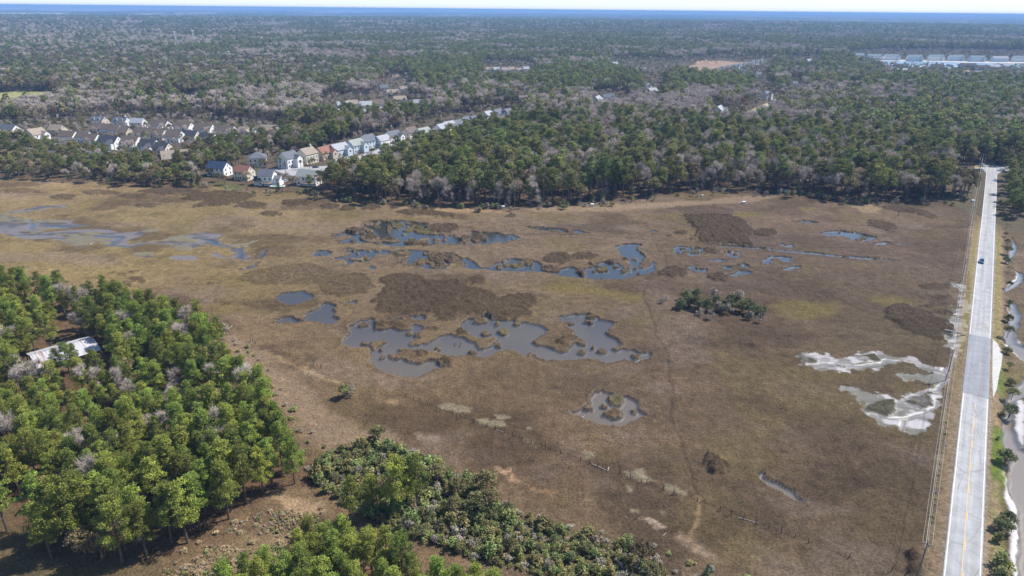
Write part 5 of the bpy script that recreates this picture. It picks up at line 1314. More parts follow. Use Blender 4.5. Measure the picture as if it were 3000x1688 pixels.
HOUSE_N = 0
def house(px, py, L, W, hw, yaw, wall, roof, label, opt='', cat='house', name='house'):
    """opt letters: d dormers, c chimney, w cross wing, h hip roof, p porch, k deck, e lower extensions"""
    global HOUSE_N
    HOUSE_N += 1
    rise = W * .5 * (.78 if 'h' not in opt else .6)
    q = P(px, py, (hw + rise) * .55)
    dist = math.hypot(q.x, q.y); full = dist < 640
    r = empty(name, (q.x, q.y, 0), D2R(yaw)); tag(r, label, cat)
    x0, x1, y0, y1 = -L / 2, L / 2, -W / 2, W / 2
    wm_, rm_ = WALLS[wall], ROOFS[roof]
    mw, mr = MB(), MB()
    if 'h' in opt:
        mw.add([(x0, y0, -.2), (x1, y0, -.2), (x1, y1, -.2), (x0, y1, -.2), (x0, y0, hw), (x1, y0, hw), (x1, y1, hw), (x0, y1, hw)], [(0, 1, 5, 4), (1, 2, 6, 5), (2, 3, 7, 6), (3, 0, 4, 7)])
        hip_roof(mr, x0, x1, y0, y1, hw, rise)
    else:
        gable_wall(mw, x0, x1, y0, y1, hw, rise, -.2); gable_roof(mr, x0, x1, y0, y1, hw, rise)
    wl = mw.build('wall', wm_, r); rf = mr.build('roof', rm_, r)
    if 'w' in opt:
        ww = min(5.5, L * .42); wx0 = x1 - ww - .6; wr = ww * .42
        m1, m2 = MB(), MB(); gable_wall(m1, wx0, wx0 + ww, y0 - 3.2, y0 - .01, hw * .96, wr, -.2, 'y'); gable_roof(m2, wx0, wx0 + ww, y0 - 3.2, y0 + W * .28, hw * .96, wr, .3, .15, 'y')
        o = m1.build('wing', wm_, r); m2.build('wing_roof', rm_, o)
        if dist < 1000: win(r, wx0 + ww / 2, y0 - 3.2, hw * .55, 1.6, 1.4, 0, -1, full)
    if 'd' in opt:
        for dx in (-L * .22, L * .22):
            sl = rise / (W / 2); yf = y0 + 1.3; zf = hw + 1.3 * sl
            m1, m2 = MB(), MB(); gable_wall(m1, dx - .9, dx + .9, yf, yf + 2.6, zf + 1.5, .7, zf - .3, 'y'); gable_roof(m2, dx - .9, dx + .9, yf, yf + 2.6, zf + 1.5, .7, .2, .1, 'y')
            o = m1.build('dormer', m_trim, r); m2.build('dormer_roof', rm_, o); p = MB().box(dx - .45, dx + .45, yf - .03, yf + .02, zf + .25, zf + 1.3); p.build('pane', m_pane, o)
    if 'c' in opt:
        mc = MB(); mc.box(x1 - 2.6, x1 - 1.5, -.2 - .5, .5, hw + rise * .5, hw + rise + 1.7); mc.box(x1 - 2.7, x1 - 1.4, -.8, .6, hw + rise + 1.7, hw + rise + 1.95); mc.build('chimney', m_brick, r)
    if 'p' in opt:
        m1 = MB(); m1.add([(x0 - 3.6, y0 + .3, 2.7), (x0 - .05, y0 + .3, 3.3), (x0 - .05, y1 - 1.5, 3.3), (x0 - 3.6, y1 - 1.5, 2.7), (x0 - 3.6, y0 + .3, 2.85), (x0 - .05, y0 + .3, 3.45), (x0 - .05, y1 - 1.5, 3.45), (x0 - 3.6, y1 - 1.5, 2.85)], [(3, 2, 1, 0), (4, 5, 6, 7), (0, 1, 5, 4), (1, 2, 6, 5), (2, 3, 7, 6), (3, 0, 4, 7)])
        o = m1.build('porch_roof', ROOFS['light grey'], r)
        for yy in (y0 + .5, y1 - 1.8): MB().box(x0 - 3.5, x0 - 3.3, yy, yy + .2, 0, 2.7).build('post', m_trim, r)
    if 'k' in opt:
        m1 = MB(); m1.box(x0 + L * .35, x1 - .2, y0 - 3.4, y0 - .02, 2.3, 2.5)
        for xx in (x0 + L * .37, x1 - .5):
            m1.box(xx, xx + .2, y0 - 3.3, y0 - 3.1, 0, 2.3)
        for k in range(9): m1.box(x0 + L * .35 + k * (L * .62 / 8), x0 + L * .35 + k * (L * .62 / 8) + .08, y0 - 3.4, y0 - 3.32, 2.5, 3.4)
        m1.box(x0 + L * .35, x1 - .2, y0 - 3.42, y0 - 3.3, 3.4, 3.5); m1.build('deck', m_deck, r)
    if 'e' in opt:
        m1, m2 = MB(), MB(); gable_wall(m1, x1 + .01, x1 + 4.2, y0 + .6, y1 - .5, hw * .62, rise * .6, -.2); gable_roof(m2, x1 + .05, x1 + 4.2, y0 + .6, y1 - .5, hw * .62, rise * .6, .25)
        o = m1.build('extension', wm_, r); m2.build('extension_roof', rm_, o)
        m1, m2 = MB(), MB(); gable_wall(m1, x0 - 3.4, x0 - .01, y0 + 1.2, y1 - 1, hw * .5, rise * .6, -.2); gable_roof(m2, x0 - 3.4, x0 - .05, y0 + 1.2, y1 - 1, hw * .5, rise * .6, .25)
        o = m1.build('extension', wm_, r); m2.build('extension_roof', ROOFS['navy blue'], o)
    # windows and a door
    if dist < 1800:
        rows = (.9, 3.7) if hw > 5.4 else (1.0,)
        nL = max(2, int(L / (3.0 if full else 4.5)))
        for z in rows:
            for k in range(nL):
                xx = x0 + (k + .5) * L / nL
                if not ('w' in opt and xx > x1 - 6.5): win(r, xx, y0, z, 1.0, 1.5, 0, -1, full)
            for s in ((1, -1) if dist < 900 else (1,)):
                for yy in (-W * .24, W * .24): win(r, x1 if s > 0 else x0, yy, z, .95, 1.5, s, 0, full)
        if 'h' not in opt and dist < 900: win(r, x1, 0, hw + rise * .25, .8, 1.1, 1, 0, full)
        if dist < 900:
            xx = x0 + L / nL
            d_ = MB(); d_.box(xx - .5, xx + .5, y0 - .06, y0, 0, 2.1); d_.build('door', m_door, r)
    return r


ZA, ZB, ZC, ZD, ZR = (0, 280, 3.68), (500, 300, 4.293), (1000, 0, 2.576), (2000, 0, 2.576), (1060, 270, 5.6)
ORD = ['first', 'second', 'third', 'fourth', 'fifth', 'sixth', 'seventh', 'eighth', 'ninth', 'tenth', 'eleventh', 'twelfth', 'thirteenth', 'fourteenth', 'fifteenth']
def row(z, items, where, fixed=None):
    for i, it in enumerate(items):
        x, y, L, W, hw, yaw, wall, roof = it[:8]; opt = it[8] if len(it) > 8 else ''
        px, py = z[0] + x / z[2], z[1] + y / z[2]
        house(px, py, L, W, hw, yaw, wall, roof, '%s house with %s roof, %s from left, %s' % (wall, roof, ORD[i], where), opt)

row(ZA, [(1070,275,13,10,6,-10,'tan','slate grey','d'),(1315,285,13,10,6,-10,'white','slate grey','dc'),(1490,295,12,9,6,-4,'white','light grey'),(1735,310,16,10,4.5,-14,'white','brown','w'),(1985,330,16,10,4.5,-14,'white','brown','w'),(2210,350,17,11,4.5,-14,'white','brown','w'),(2440,372,17,11,4.5,-14,'white','brown','w'),(2660,385,13,9,5,-8,'pale blue','tan','w'),(2915,365,15,10,5,-6,'pale blue','tan','w')], 'left settlement back row')
row(ZA, [(1050,345,9,10,4.6,-12,'tan','brown'),(1158,350,9,10,4.6,-12,'white','brown'),(1252,365,9,10,4.6,-12,'white','brown'),(1350,388,9,10,4.6,-12,'tan','brown'),(1530,390,11,10,4.6,-12,'cream','brown'),(1640,400,9,10,4.6,-12,'tan','brown'),(1735,412,9,10,4.6,-12,'cream','brown'),(1890,430,13,11,5,-12,'white','brown'),(2065,425,13,10,4.6,-14,'cream','dark'),(2245,455,14,10,4.6,-16,'cream','dark')], 'left settlement middle row')
row(ZA, [(745,435,14,10,5.4,-10,'white','brown'),(915,440,10,10,5.4,-10,'white','brown'),(1010,470,10,10,5.6,-12,'white','brown'),(1190,495,16,11,6,-12,'white','dark','w'),(1420,495,15,11,5.6,-12,'white','brown','w'),(1615,535,13,11,6,-12,'white','dark','w'),(1760,565,11,10,5.6,-14,'cream','dark','w')], 'left settlement front row')
row(ZA, [(100,372,18,12,6,-18,'white','slate grey'),(385,415,13,11,6,72,'white','tan','w'),(620,365,12,10,5,-10,'tan','tan')], 'loose left edge group')
row(ZA, [(345,620,10,8,5,-12,'white','light grey'),(590,660,10,8,6,-12,'white','slate grey'),(1070,665,11,9,6,-12,'white','light grey'),(1690,690,14,10,4,-15,'cream','brown'),(1885,660,17,12,5.5,28,'tan','tan')], 'half hidden behind shore trees')
h1 = house(500 + 610 / 4.293, 300 + 820 / 4.293, 13, 9.5, 5.6, -14, 'white', 'navy blue', 'white house with steep dark blue metal roof beside the marsh trees', 'p')
h2 = house(500 + 925 / 4.293, 300 + 870 / 4.293, 10, 9, 5.6, -16, 'cream', 'reddish brown', 'cream house with reddish brown roof right of the blue roofed house', '')
h3 = house(500 + 1090 / 4.293, 300 + 700 / 4.293, 12, 11, 6.4, 18, 'cream', 'slate grey', 'cream house with pyramid shaped grey roof beside tall palms', 'h')
h4 = house(500 + 1480 / 4.293, 300 + 705 / 4.293, 12, 10, 7, 62, 'white', 'slate grey', 'tall white house with grey roof and front gable above the street', 'w')
h5 = house(500 + 1715 / 4.293, 300 + 655 / 4.293, 12, 10, 7, 62, 'cream', 'tan', 'cream house with tan roof and chimney right of the tall white house', 'c')
h6 = house(500 + 1930 / 4.293, 300 + 620 / 4.293, 13, 10, 5, 62, 'tan', 'reddish brown', 'low tan house with dark reddish gabled roof behind the pines', 'w')
house(500 + 2110 / 4.293, 300 + 585 / 4.293, 15, 10, 5.4, 60, 'pale blue', 'light grey', 'pale house with light grey roof and dark front gable past the reddish roof', 'w')
house(500 + 2320 / 4.293, 300 + 535 / 4.293, 14, 10, 6, 60, 'pale blue', 'sage grey', 'pale blue house with sage roof where the street turns uphill', 'w')
house(500 + 2480 / 4.293, 300 + 470 / 4.293, 11, 9, 6, 60, 'white', 'slate grey', 'small white house with slate roof behind the sage roofed house', '')
h7 = house(500 + 1215 / 4.293, 300 + 930 / 4.293, 9.5, 8, 6.6, -4, 'white', 'slate grey', 'white two storey house with lower side wings nearest the marsh', 'ek')
h8 = house(500 + 1735 / 4.293, 300 + 930 / 4.293, 13, 9, 6, -10, 'white', 'sage grey', 'white house with sage roof and raised back deck beside the pines', 'k')
house(500 + 2150 / 4.293, 300 + 790 / 4.293, 12, 9, 7, 62, 'white', 'light grey', 'white house seen between the trunks of the shore pines', 'w')
row(ZR, [(90,800,14,10,6,60,'pale blue','slate grey'),(330,785,13,9,5,60,'white','light grey'),(500,715,15,10,5,60,'white','slate grey','w'),(790,660,13,10,6,60,'cream','brown'),(1000,660,15,10,5,60,'white','sage grey','w'),(1300,600,12,10,6,60,'white','light grey'),(1420,560,14,10,6,60,'white','light grey','w'),(1560,530,13,9,6,60,'pale blue','slate grey'),(1700,480,12,9,6,60,'cream','slate grey'),(1840,460,12,9,6,60,'white','slate grey'),(1935,440,13,9,6,60,'white','dark','w'),(2060,380,12,9,6,60,'grey','light grey'),(2220,350,13,10,6,60,'pale blue','slate grey','w'),(2390,340,13,10,6,60,'pale blue','slate grey','w')], 'street behind pine wood')
row(ZR, [(-320,210,12,9,5,25,'white','light grey'),(-160,190,12,10,5,25,'white','tan'),(60,210,14,10,5,25,'white','light grey'),(250,185,14,11,5,25,'white','brown'),(620,120,15,10,5,25,'white','tan'),(920,175,10,8,5,10,'pale blue','light grey')], 'upper row among bare trees')
row(ZR, [(-280,330,14,10,5,30,'pale blue','light grey'),(50,340,11,9,4.5,20,'pale blue','light grey'),(280,300,11,9,4.5,20,'grey','light grey'),(530,265,12,9,4.5,10,'cream','light grey','c'),(740,225,12,9,5,0,'pale blue','slate grey','c')], 'lower row among bare trees')
row(ZC, [(95,627,8,7,4,25,'white','tan'),(320,662,12,9,5,25,'white','slate grey'),(385,698,16,9,5,25,'grey','tan'),(410,582,10,8,5,20,'cream','tan'),(465,672,10,8,5,25,'white','tan')], 'hamlet above the upper row')
row(ZC, [(1115,528,12,10,7,20,'white','tan'),(1168,528,11,10,7,20,'white','light grey'),(1230,532,12,10,7,20,'white','tan'),(1283,527,11,10,7,20,'white','tan'),(1338,532,11,10,6,20,'white','tan'),(1392,522,11,10,6,20,'pale blue','light grey')], 'distant terrace in forest clearing')
row(ZC, [(1928,752,14,10,6,62,'pale blue','light grey'),(2015,738,14,10,7,10,'white','slate grey','w'),(2082,768,8,7,3.5,15,'white','slate grey')], 'lone group right of centre')
row(ZC, [(2300,650,12,9,6,40,'white','slate grey','w'),(2345,682,14,9,4,30,'grey','light grey'),(2470,655,11,8,4,30,'pale blue','light grey')], 'trio below cleared site')
row(ZC, [(2060,482,14,9,5,20,'grey','light grey'),(2245,530,13,9,6,20,'white','slate grey','w'),(2280,527,11,9,6,20,'white','slate grey')], 'trio left of cleared site')
row(ZD, [(300,518,13,9,6,50,'white','slate grey','w'),(350,507,13,9,6,50,'white','slate grey','w'),(395,500,13,9,6,50,'white','slate grey','w'),(435,494,13,9,6,50,'white','slate grey','w'),(472,487,13,9,6,50,'white','slate grey','w'),(530,474,13,9,6,50,'white','slate grey','w'),(566,467,13,9,6,50,'white','slate grey','w'),(595,460,13,9,6,50,'white','slate grey','w')], 'terrace right of cleared site')
row(ZD, [(200,540,14,10,5,40,'pale blue','slate grey'),(460,532,14,9,5,40,'pale blue','slate grey'),(512,573,12,9,6,30,'white','slate grey','w'),(572,567,12,9,6,30,'white','slate grey','w')], 'group below right terrace')
row(ZD, [(550,692,13,9,6,40,'pale blue','light grey'),(627,715,13,9,7,50,'white','slate grey','w'),(805,495,14,9,6,30,'white','slate grey'),(842,642,13,9,7,40,'white','slate grey','w'),(950,462,14,9,6,30,'white','light grey')], 'scattered along right lane')
row(ZD, [(272,830,15,10,6,60,'white','light grey','w')], 'by short grey street')
row(ZD, [(1320,420,30,12,8,2,'white','teal'),(1445,428,34,12,9,2,'white','teal','w'),(1578,430,34,12,9,2,'white','teal','w'),(1750,435,34,12,9,2,'white','teal','w'),(1912,433,34,12,9,2,'white','teal','w'),(2062,435,34,12,9,2,'pale blue','teal','w'),(2222,440,34,12,9,2,'pale blue','teal','w'),(2392,443,36,12,8,2,'pale blue','light grey'),(2545,442,34,12,9,2,'white','teal','w')], 'far lake shore row')
row(ZD, [(1560,522,22,12,5,10,'grey','slate grey'),(1645,498,26,13,5,4,'grey','dark'),(1645,532,26,12,4,8,'grey','light grey'),(1922,501,24,13,5,4,'grey','dark'),(2120,548,20,12,5,15,'tan','tan'),(2152,497,32,13,6,0,'green','dark'),(2215,556,22,13,6,30,'tan','slate grey'),(2255,508,26,12,5,5,'pale blue','dark'),(2350,505,24,12,5,10,'white','light grey'),(2440,497,26,12,5,4,'pale blue','light grey'),(2540,510,26,12,5,4,'white','teal')], 'near lake shore row')
row(ZD, [(1592,312,30,14,12,5,'white','light grey'),(1650,302,34,14,13,5,'white','light grey'),(1692,310,28,14,12,5,'white','light grey'),(1815,320,34,14,12,5,'white','light grey'),(2080,338,26,12,12,5,'cream','light grey'),(2150,326,34,14,12,5,'cream','light grey'),(2200,332,26,14,12,5,'white','light grey')], 'beyond the lake')
row(ZC, [(1555,208,26,16,13,5,'white','light grey'),(1580,216,26,16,13,5,'white','light grey'),(1605,207,26,16,13,5,'white','light grey'),(1625,220,26,16,13,5,'white','light grey'),(1645,210,26,16,13,5,'white','light grey'),(1668,218,26,16,13,5,'white','light grey'),(1690,210,26,16,13,5,'white','light grey'),(1300,212,40,16,13,5,'white','light grey'),(1735,210,26,16,13,5,'white','light grey')], 'remote cluster near horizon')
house(475, 218, 40, 12, 5, 4, 'cream', 'red', 'long building with pinkish red roof deep in the left oak woods', '', 'building', 'building')
house(385, 240, 14, 9, 4, 4, 'grey', 'navy blue', 'small building with blue roof left of the red roofed one', '', 'building', 'building')
house(530, 211, 12, 8, 5, 4, 'pale blue', 'teal', 'small building with bright teal roof right of the red roofed one', '', 'building', 'building')

# palms among the central houses
for i, (a, b, s_) in enumerate([(1040,770,.95),(1350,840,1.0),(1395,850,1.25),(1450,900,.95),(1640,845,.85),(1750,835,.9),(1735,750,.9),(1090,870,.75),(2400,590,.9),(930,930,.6),(1400+0,785,.8)]):
    q = P(500 + a / 4.293, 300 + b / 4.293); tree('palm_tree', F_PALM[:1], q.x, q.y, 'fan palm standing among the houses nearest the marsh', 'palm tree', 'palms among the central houses', s=s_)
for i, (a, b) in enumerate([(1150,810),(870,940),(950,1030),(1110,1050),(380,1010),(500,930),(600,1000),(680,1040),(1530,1050),(1640,1020),(300,980),(150,960),(1790,790)]):
    q = P(500 + a / 4.293, 300 + b / 4.293); tree('oak_tree', F_OAK, q.x, q.y, 'small rounded garden tree between the central houses and the marsh', 'tree', 'garden trees of the central houses', s=.32 + .14 * r2.random())
tree('red_tree', F_RED, *P(772, 543)[:2], 'small pink budding tree against the white two storey house', s=.45)
# small garden trees in the left settlement
for i in range(56):
    a = 120 + 760 * r2.random(); b = 350 + 110 * r2.random()
    q = P(a, b); k_ = r2.random()
    if sdf_poly(np.array([q.x]), np.array([q.y]), CLW[0])[0] > 0: continue
    tree('oak_tree' if k_ < .5 else 'bare_tree', F_GOLD + F_OAK if k_ < .5 else F_BARE + F_TAN, q.x, q.y, ('rounded garden tree' if k_ < .5 else 'leafless garden tree') + ' between the houses of the left settlement', 'tree', ('leafy' if k_ < .5 else 'leafless') + ' garden trees of the left settlement', s=.30 + .2 * r2.random())
for i in range(60):
    z_ = [CLW[3], CLW[2], CLW[8], CLW[11], CLW[9]][i % 5]; lo, hi = z_.min(0), z_.max(0)
    x_, y_ = lo[0] + (hi[0] - lo[0]) * r2.random(), lo[1] + (hi[1] - lo[1]) * r2.random()
    if sdf_poly(np.array([x_]), np.array([y_]), z_)[0] > -2: continue
    tree('oak_tree' if i % 2 else 'bare_tree', F_OAK + F_GOLD if i % 2 else F_BARE, x_, y_, ('rounded' if i % 2 else 'leafless') + ' garden tree among the houses behind the pine wood', 'tree', ('leafy' if i % 2 else 'leafless') + ' garden trees behind the pine wood', s=.3 + .25 * r2.random())

# ================================================================== BARN IN THE PINES
tin = worn_mat('weathered_tin', (.62, .61, .62), .45, .5, .15, .5)
nt = tin.node_tree; L = nt.links; b = nt.nodes['Principled BSDF']
tc = N(nt, 'ShaderNodeTexCoord'); mp = N(nt, 'ShaderNodeMapping'); mp.inputs['Scale'].default_value = (1.6, .12, .12); L.new(tc.outputs['Object'], mp.inputs[0])
ns = N(nt, 'ShaderNodeTexNoise', i_Scale=1.0, i_Detail=6.0); L.new(mp.outputs[0], ns.inputs['Vector'])
rr_ = N(nt, 'ShaderNodeValToRGB'); rr_.color_ramp.elements[0].position = .54; rr_.color_ramp.elements[0].color = (.46, .455, .47, 1); rr_.color_ramp.elements[1].position = .68; rr_.color_ramp.elements[1].color = (.30, .17, .12, 1)
L.new(ns.outputs[0], rr_.inputs[0]); L.new(rr_.outputs[0], b.inputs['Base Color'])
pa, pb, pc_, pd = [Vector((*p, 0)) for p in SHED]     # ridge left, ridge right, eave right, eave left
ridge = (pb - pa); Ln = ridge.length; ang = math.atan2(ridge.y, ridge.x); wid = ((pc_ - pb).length + (pd - pa).length) / 2
_bm = (pa + pb) / 2
br = empty('barn', (_bm.x, _bm.y, 0), ang); tag(br, 'long barn with streaky pale tin roof among the near pines', 'barn')
mw = MB(); gable_wall(mw, -Ln / 2, Ln / 2, -wid * .72, wid * .72, 2.8, 1.7, -.2); mw.build('wall', m_deck, br)
mr = MB(); gable_roof(mr, -Ln / 2, Ln / 2, -wid * .72, wid * .72, 2.8, 1.7, .5, .08)
for k in range(int(Ln / .9)):
    xx = -Ln / 2 + k * .9
    for s in (-1, 1): mr.add([(xx, s * (wid * .72 + .5), 2.36 + .09), (xx + .1, s * (wid * .72 + .5), 2.36 + .09), (xx + .1, 0, 4.62), (xx, 0, 4.62), (xx + .05, s * (wid * .72 + .5), 2.36 + .17), (xx + .05, 0, 4.70)], [(0, 4, 5, 3), (1, 2, 5, 4)])
mr.build('roof', tin, br)
MB().box(-1.6, 1.6, -wid * .72 - .08, -wid * .72 - .01, 0, 2.4).build('door', worn_mat('dark_boards', (.07, .06, .05), .9, 1, .2), br)
for (a, b_, s_) in ((175, 1105, .62), (205, 1100, .7), (225, 1088, .55)):
    tree('pine_tree', NEARPINE, *P(a, b_)[:2], 'green pine standing in front of the tin roofed barn', 'tree', 'pines in front of the barn', s=s_)

# ================================================================== CAR
def car(x, y, z, heading, col, label, lights=True, s=1.0):
    r = empty('car', (x, y, z), heading); r.scale = (s, s, s); tag(r, label, 'car')
    pm = base_mat('car_paint', col, .25, .6); pm.node_tree.nodes['Principled BSDF'].inputs['Coat Weight'].default_value = .6
    prof = [(-2.3, .35), (-2.35, .75), (-2.2, 1.0), (-.9, 1.05), (1.0, 1.0), (2.05, .85), (2.3, .65), (2.3, .35)]       # x forward
    n = len(prof); v = [(a, -.9 + .06 * (zz > .7), zz) for a, zz in prof] + [(a, .9 - .06 * (zz > .7), zz) for a, zz in prof]
    f = [tuple(range(n)), tuple(range(2 * n - 1, n - 1, -1))] + [(i, (i + 1) % n, n + (i + 1) % n, n + i)[::-1] for i in range(n)]
    mb = MB().add(v, f)
    cab = [(-2.0, 1.02), (-1.6, 1.62), (.2, 1.66), (1.05, 1.0)]
    for (w0, w1) in ((.80, .64),):
        v = [(-2.0, -w0, 1.0), (1.05, -w0, 1.0), (1.05, w0, 1.0), (-2.0, w0, 1.0), (-1.55, -w1, 1.6), (.25, -w1, 1.62), (.25, w1, 1.62), (-1.55, w1, 1.6)]
        MBg = MB().add(v, [(0, 1, 5, 4), (1, 2, 6, 5), (2, 3, 7, 6), (3, 0, 4, 7)])
    body = mb.mesh('car_body'); bmx = bmesh.new(); bmx.from_mesh(body); bmesh.ops.bevel(bmx, geom=bmx.edges[:], offset=.06, segments=2, affect='EDGES'); bmesh.ops.recalc_face_normals(bmx, faces=bmx.faces[:]); bmx.to_mesh(body); bmx.free()
    link('body', body, pm, r)
    MBg.build('windows', m_pane, r)
    MB().box(-1.6, .28, -.68, .68, 1.605, 1.68).build('roof', pm, r)
    rub = base_mat('rubber', (.02, .02, .02), .8); 
    for sx in (-1.4, 1.45):
        for sy in (-1, 1):
            t = MB().tube([(sx, sy * .72, .33), (sx, sy * .93, .33)], .33, 14).build('wheel', rub, r)
            MB().tube([(sx, sy * .925, .33), (sx, sy * .945, .33)], .19, 10).build('rim', m_trim, t)
    lm = base_mat('lamp_glass', (.75, .77, .8), .1, .6)
    for sy in (-1, 1):
        MB().box(2.2, 2.34, sy * .72 - .14, sy * .72 + .14, .62, .76).build('headlight', lm, r)
        MB().box(.75, .95, sy * .95 - .1, sy * .95 + .1, 1.0, 1.14).build('mirror', pm, r)
    MB().box(2.28, 2.36, -.45, .45, .42, .6).build('grille', rub, r)
    return r
hd = math.atan2(-RD[1], -RD[0])
ca = along_px(2881, 770); c0 = rp(ca, -1.5, .345)
car(c0[0], c0[1], c0[2], hd, (.035, .10, .24), 'blue car driving towards the viewer on the long pale road')
for (a, b_, h_, c_, lb, s_) in [(2862, 503, .3, (.05, .10, .16), 'dark blue car parked at the left of the far road end', 1.15), (2872, 501, .4, (.6, .62, .65), 'pale car parked behind the utility pole at the far road end', 1.1),
        (1297, 393, 1.0, (.03, .03, .05), 'dark car parked outside the white houses up the street', 1.2), (1303, 396, 1.0, (.7, .7, .7), 'white car parked beside the dark one up the street', 1.1),
        (1152, 434, .6, (.03, .04, .09), 'dark car parked near the edge of the pine wood', 1.2), (2279, 292, .2, (.75, .75, .76), 'white van like car parked by the right hand lane', 1.3), (2256, 299, .2, (.2, .22, .25), 'grey car parked by the right hand lane', 1.3),
        (838, 533, .8, (.75, .76, .78), 'white vehicle parked right of the white two storey house', 1.0), (925, 492, .5, (.06, .08, .14), 'dark car on the street among the central houses', 1.0)]:
    q = P(a, b_); car(q.x, q.y, .05, h_, c_, lb, s=s_)

# ================================================================== UTILITY LINE
m_pole = worn_mat('weathered_pole', (.20, .17, .145), .9, 2, .25); m_wire = base_mat('wire', (.42, .42, .36), .5, .4); m_ins = base_mat('insulator', (.5, .52, .5), .3, .5)
B1 = P(2771, 1113); B2 = P(2814, 828); B3 = P(2839, 662); B4 = P(2866, 512)
lo, hi = 3.0, 20.0
for _ in range(40):
    mid_ = (lo + hi) / 2
    if float(proj(B1.x, B1.y, mid_)[1]) > 1023: lo = mid_
    else: hi = mid_
PH = (lo + hi) / 2
PB = [B1 - (B2 - B1) * .99, B1, B2, B3, B4]

PLAB = ['utility pole by the left verge at the bottom of the photo', 'utility pole standing in the white mud left of the road', 'utility pole beside the small white mud pool, second along the road', 'utility pole in brown marsh left of the road, third along', 'tall utility pole with crossarm at the far end of the road']
ld = (B2 - B1).normalized(); ln = Vector((ld.y, -ld.x, 0)); heads = []
for i, p in enumerate(PB):
    hh = PH if i < 4 else PH + 4
    r = empty('utility_pole', (p.x, p.y, -.3), math.atan2(ld.y, ld.x)); tag(r, PLAB[i], 'utility pole', 'poles of the roadside power line')
    MB().tube([(0, 0, 0), (0, 0, hh + .3)], [.19, .12], 8).build('pole', m_pole, r)
    w_ = .9 if i < 4 else 1.5
    MB().box(-.07, .07, -w_, w_, hh - .25, hh - .1).build('crossarm', m_pole, r)
    for o in (-w_ + .1, 0.0, w_ - .1): MB().tube([(0, o, hh - .1), (0, o, hh + (.1 if o else .45))], .06, 6).build('insulator', m_ins, r)
    if i in (1, 3): MB().tube([(-.32, 0, hh - 1.9), (-.32, 0, hh - .95)], .24, 10).build('transformer', base_mat('steel_can', (.45, .46, .47), .5), r)
    heads.append([p + ln * (-o) + Vector((0, 0, hh + (0 if o else .35) - .2)) for o in (-w_ + .1, 0.0, w_ - .1)] + [p + Vector((0, 0, hh - 2.3))])
for i in range(4):
    for j in range(4):
        a, b_ = heads[i][j], heads[i + 1][j]; sag = .5 if j < 3 else .9
        pts_ = [a.lerp(b_, t / 14) - Vector((0, 0, sag * 4 * (t / 14) * (1 - t / 14))) for t in range(15)]
        o = MB().tube(pts_, .022 if j < 3 else .04, 5).build('power_line', m_wire)
        tag(o, ['right hand wire', 'top wire', 'left hand wire', 'thick lower cable'][j] + ' of the power line, span ' + ['past the bottom verge', 'over the white mud', 'over the dark marsh', 'to the far road end'][i], 'wire', 'wires of the roadside power line')

# ================================================================== FENCE, BOXES, MASTS, SMALL THINGS
posts = zone(0, 560, 2.576, [(785,710),(805,725),(820,735),(950,755),(1275,872),(1890,1135),(1910,1142),(1930,1152),(2140,1232),(2185,1247),(2365,1312),(2423,1337)]) + zone(1000, 1120, 2.551, [(480,112),(540,132),(588,148),(645,168),(660,178),(712,218),(740,218),(832,248),(863,258),(890,268),(925,278),(985,303),(1085,333),(1152,353),(1218,383),(1282,408),(1353,433),(1422,458),(1495,488),(1530,498),(1548,503),(1565,508),(1638,538),(1790,588),(1853,608),(1915,633),(2077,683),(2160,718),(2242,748),(2285,758),(2405,808),(2480,838),(2492,841)]) + zone(2000, 1120, 2.551, [(107,893),(280,963),(360,993),(455,1023),(548,1058),(640,1093),(738,1128),(836,1163),(938,1203),(1243,1313),(1558,1418),(1660,1448)])
m_post = worn_mat('old_fence_wood', (.075, .065, .055), .95, 3, .3); m_drift = worn_mat('bleached_wood', (.40, .37, .33), .9, 2, .2)
pmesh = []
for k in range(4):
    mb = MB(); hgt = 1.25 + .15 * k; mb.tube([(0, 0, -.3), (.03 * k, .02, hgt * .5), (.05 * (k - 1.5), .04, hgt)], [.10, .09, .07], 7); me = mb.mesh('fence_post'); me.materials.append(m_post); pmesh.append(me)
for i, (a, b_) in enumerate(posts):
    q = P(a, b_); o = link('fence_post', pmesh[i % 4]); o.location = (q.x, q.y, 0.0); o.rotation_euler = (random.uniform(-.12, .12), random.uniform(-.12, .12), random.random() * 6.28)
    tag(o, 'old dark wooden post of the broken fence line along the marsh edge', 'fence post', 'posts of the broken marsh edge fence')
def log(a, b_, label, rad=.06, z=.08, name='driftwood_log', cat='log', mat=None):
    p, q = P(*a), P(*b_); m_ = (p + q) / 2
    mb = MB(); mb.tube([(p.x - m_.x, p.y - m_.y, z), (0.03, .05, z + .04), (q.x - m_.x, q.y - m_.y, z)], [rad, rad * 1.1, rad * .7], 7)
    o = mb.build(name, mat or m_drift); o.location = (m_.x, m_.y, 0); return tag(o, label, cat)
log((1452, 1259), (1478, 1268), 'white plank fallen between two fence posts in mid line')
log((1830, 1512), (1838, 1519), 'short white plank lying on grass above the thicket')
log((1735, 1360), (1780, 1381), 'long pale driftwood laid along the foot of the fence line', .09)
log((2162, 1517), (2222, 1534), 'pale fallen rail beside the posts near the footpath', .07)
log((1943, 1666 - 96), (1952, 1562), 'bleached log end lying near the pale sand patch')
log((265, 717), (270, 716), 'white log stranded on the left mud creek', .3)
log((1783, 1352 + 22), (1780, 1384), 'white leaning post end in the pale driftwood', .1, .5)
log((601, 883), (618, 884), 'bleached branch lying on the marsh above the lone near palm', .12)
log((803, 915), (812, 917), 'white stick lying left of the paired ponds', .15)
log((2752, 968), (2815, 978), 'pale log bridging the muddy channel left of the road', .28, .35)
log((2815, 984), (2830, 987), 'dark pipe end under the road bank by the channel', .3, .2, 'culvert_pipe', 'pipe', m_post)
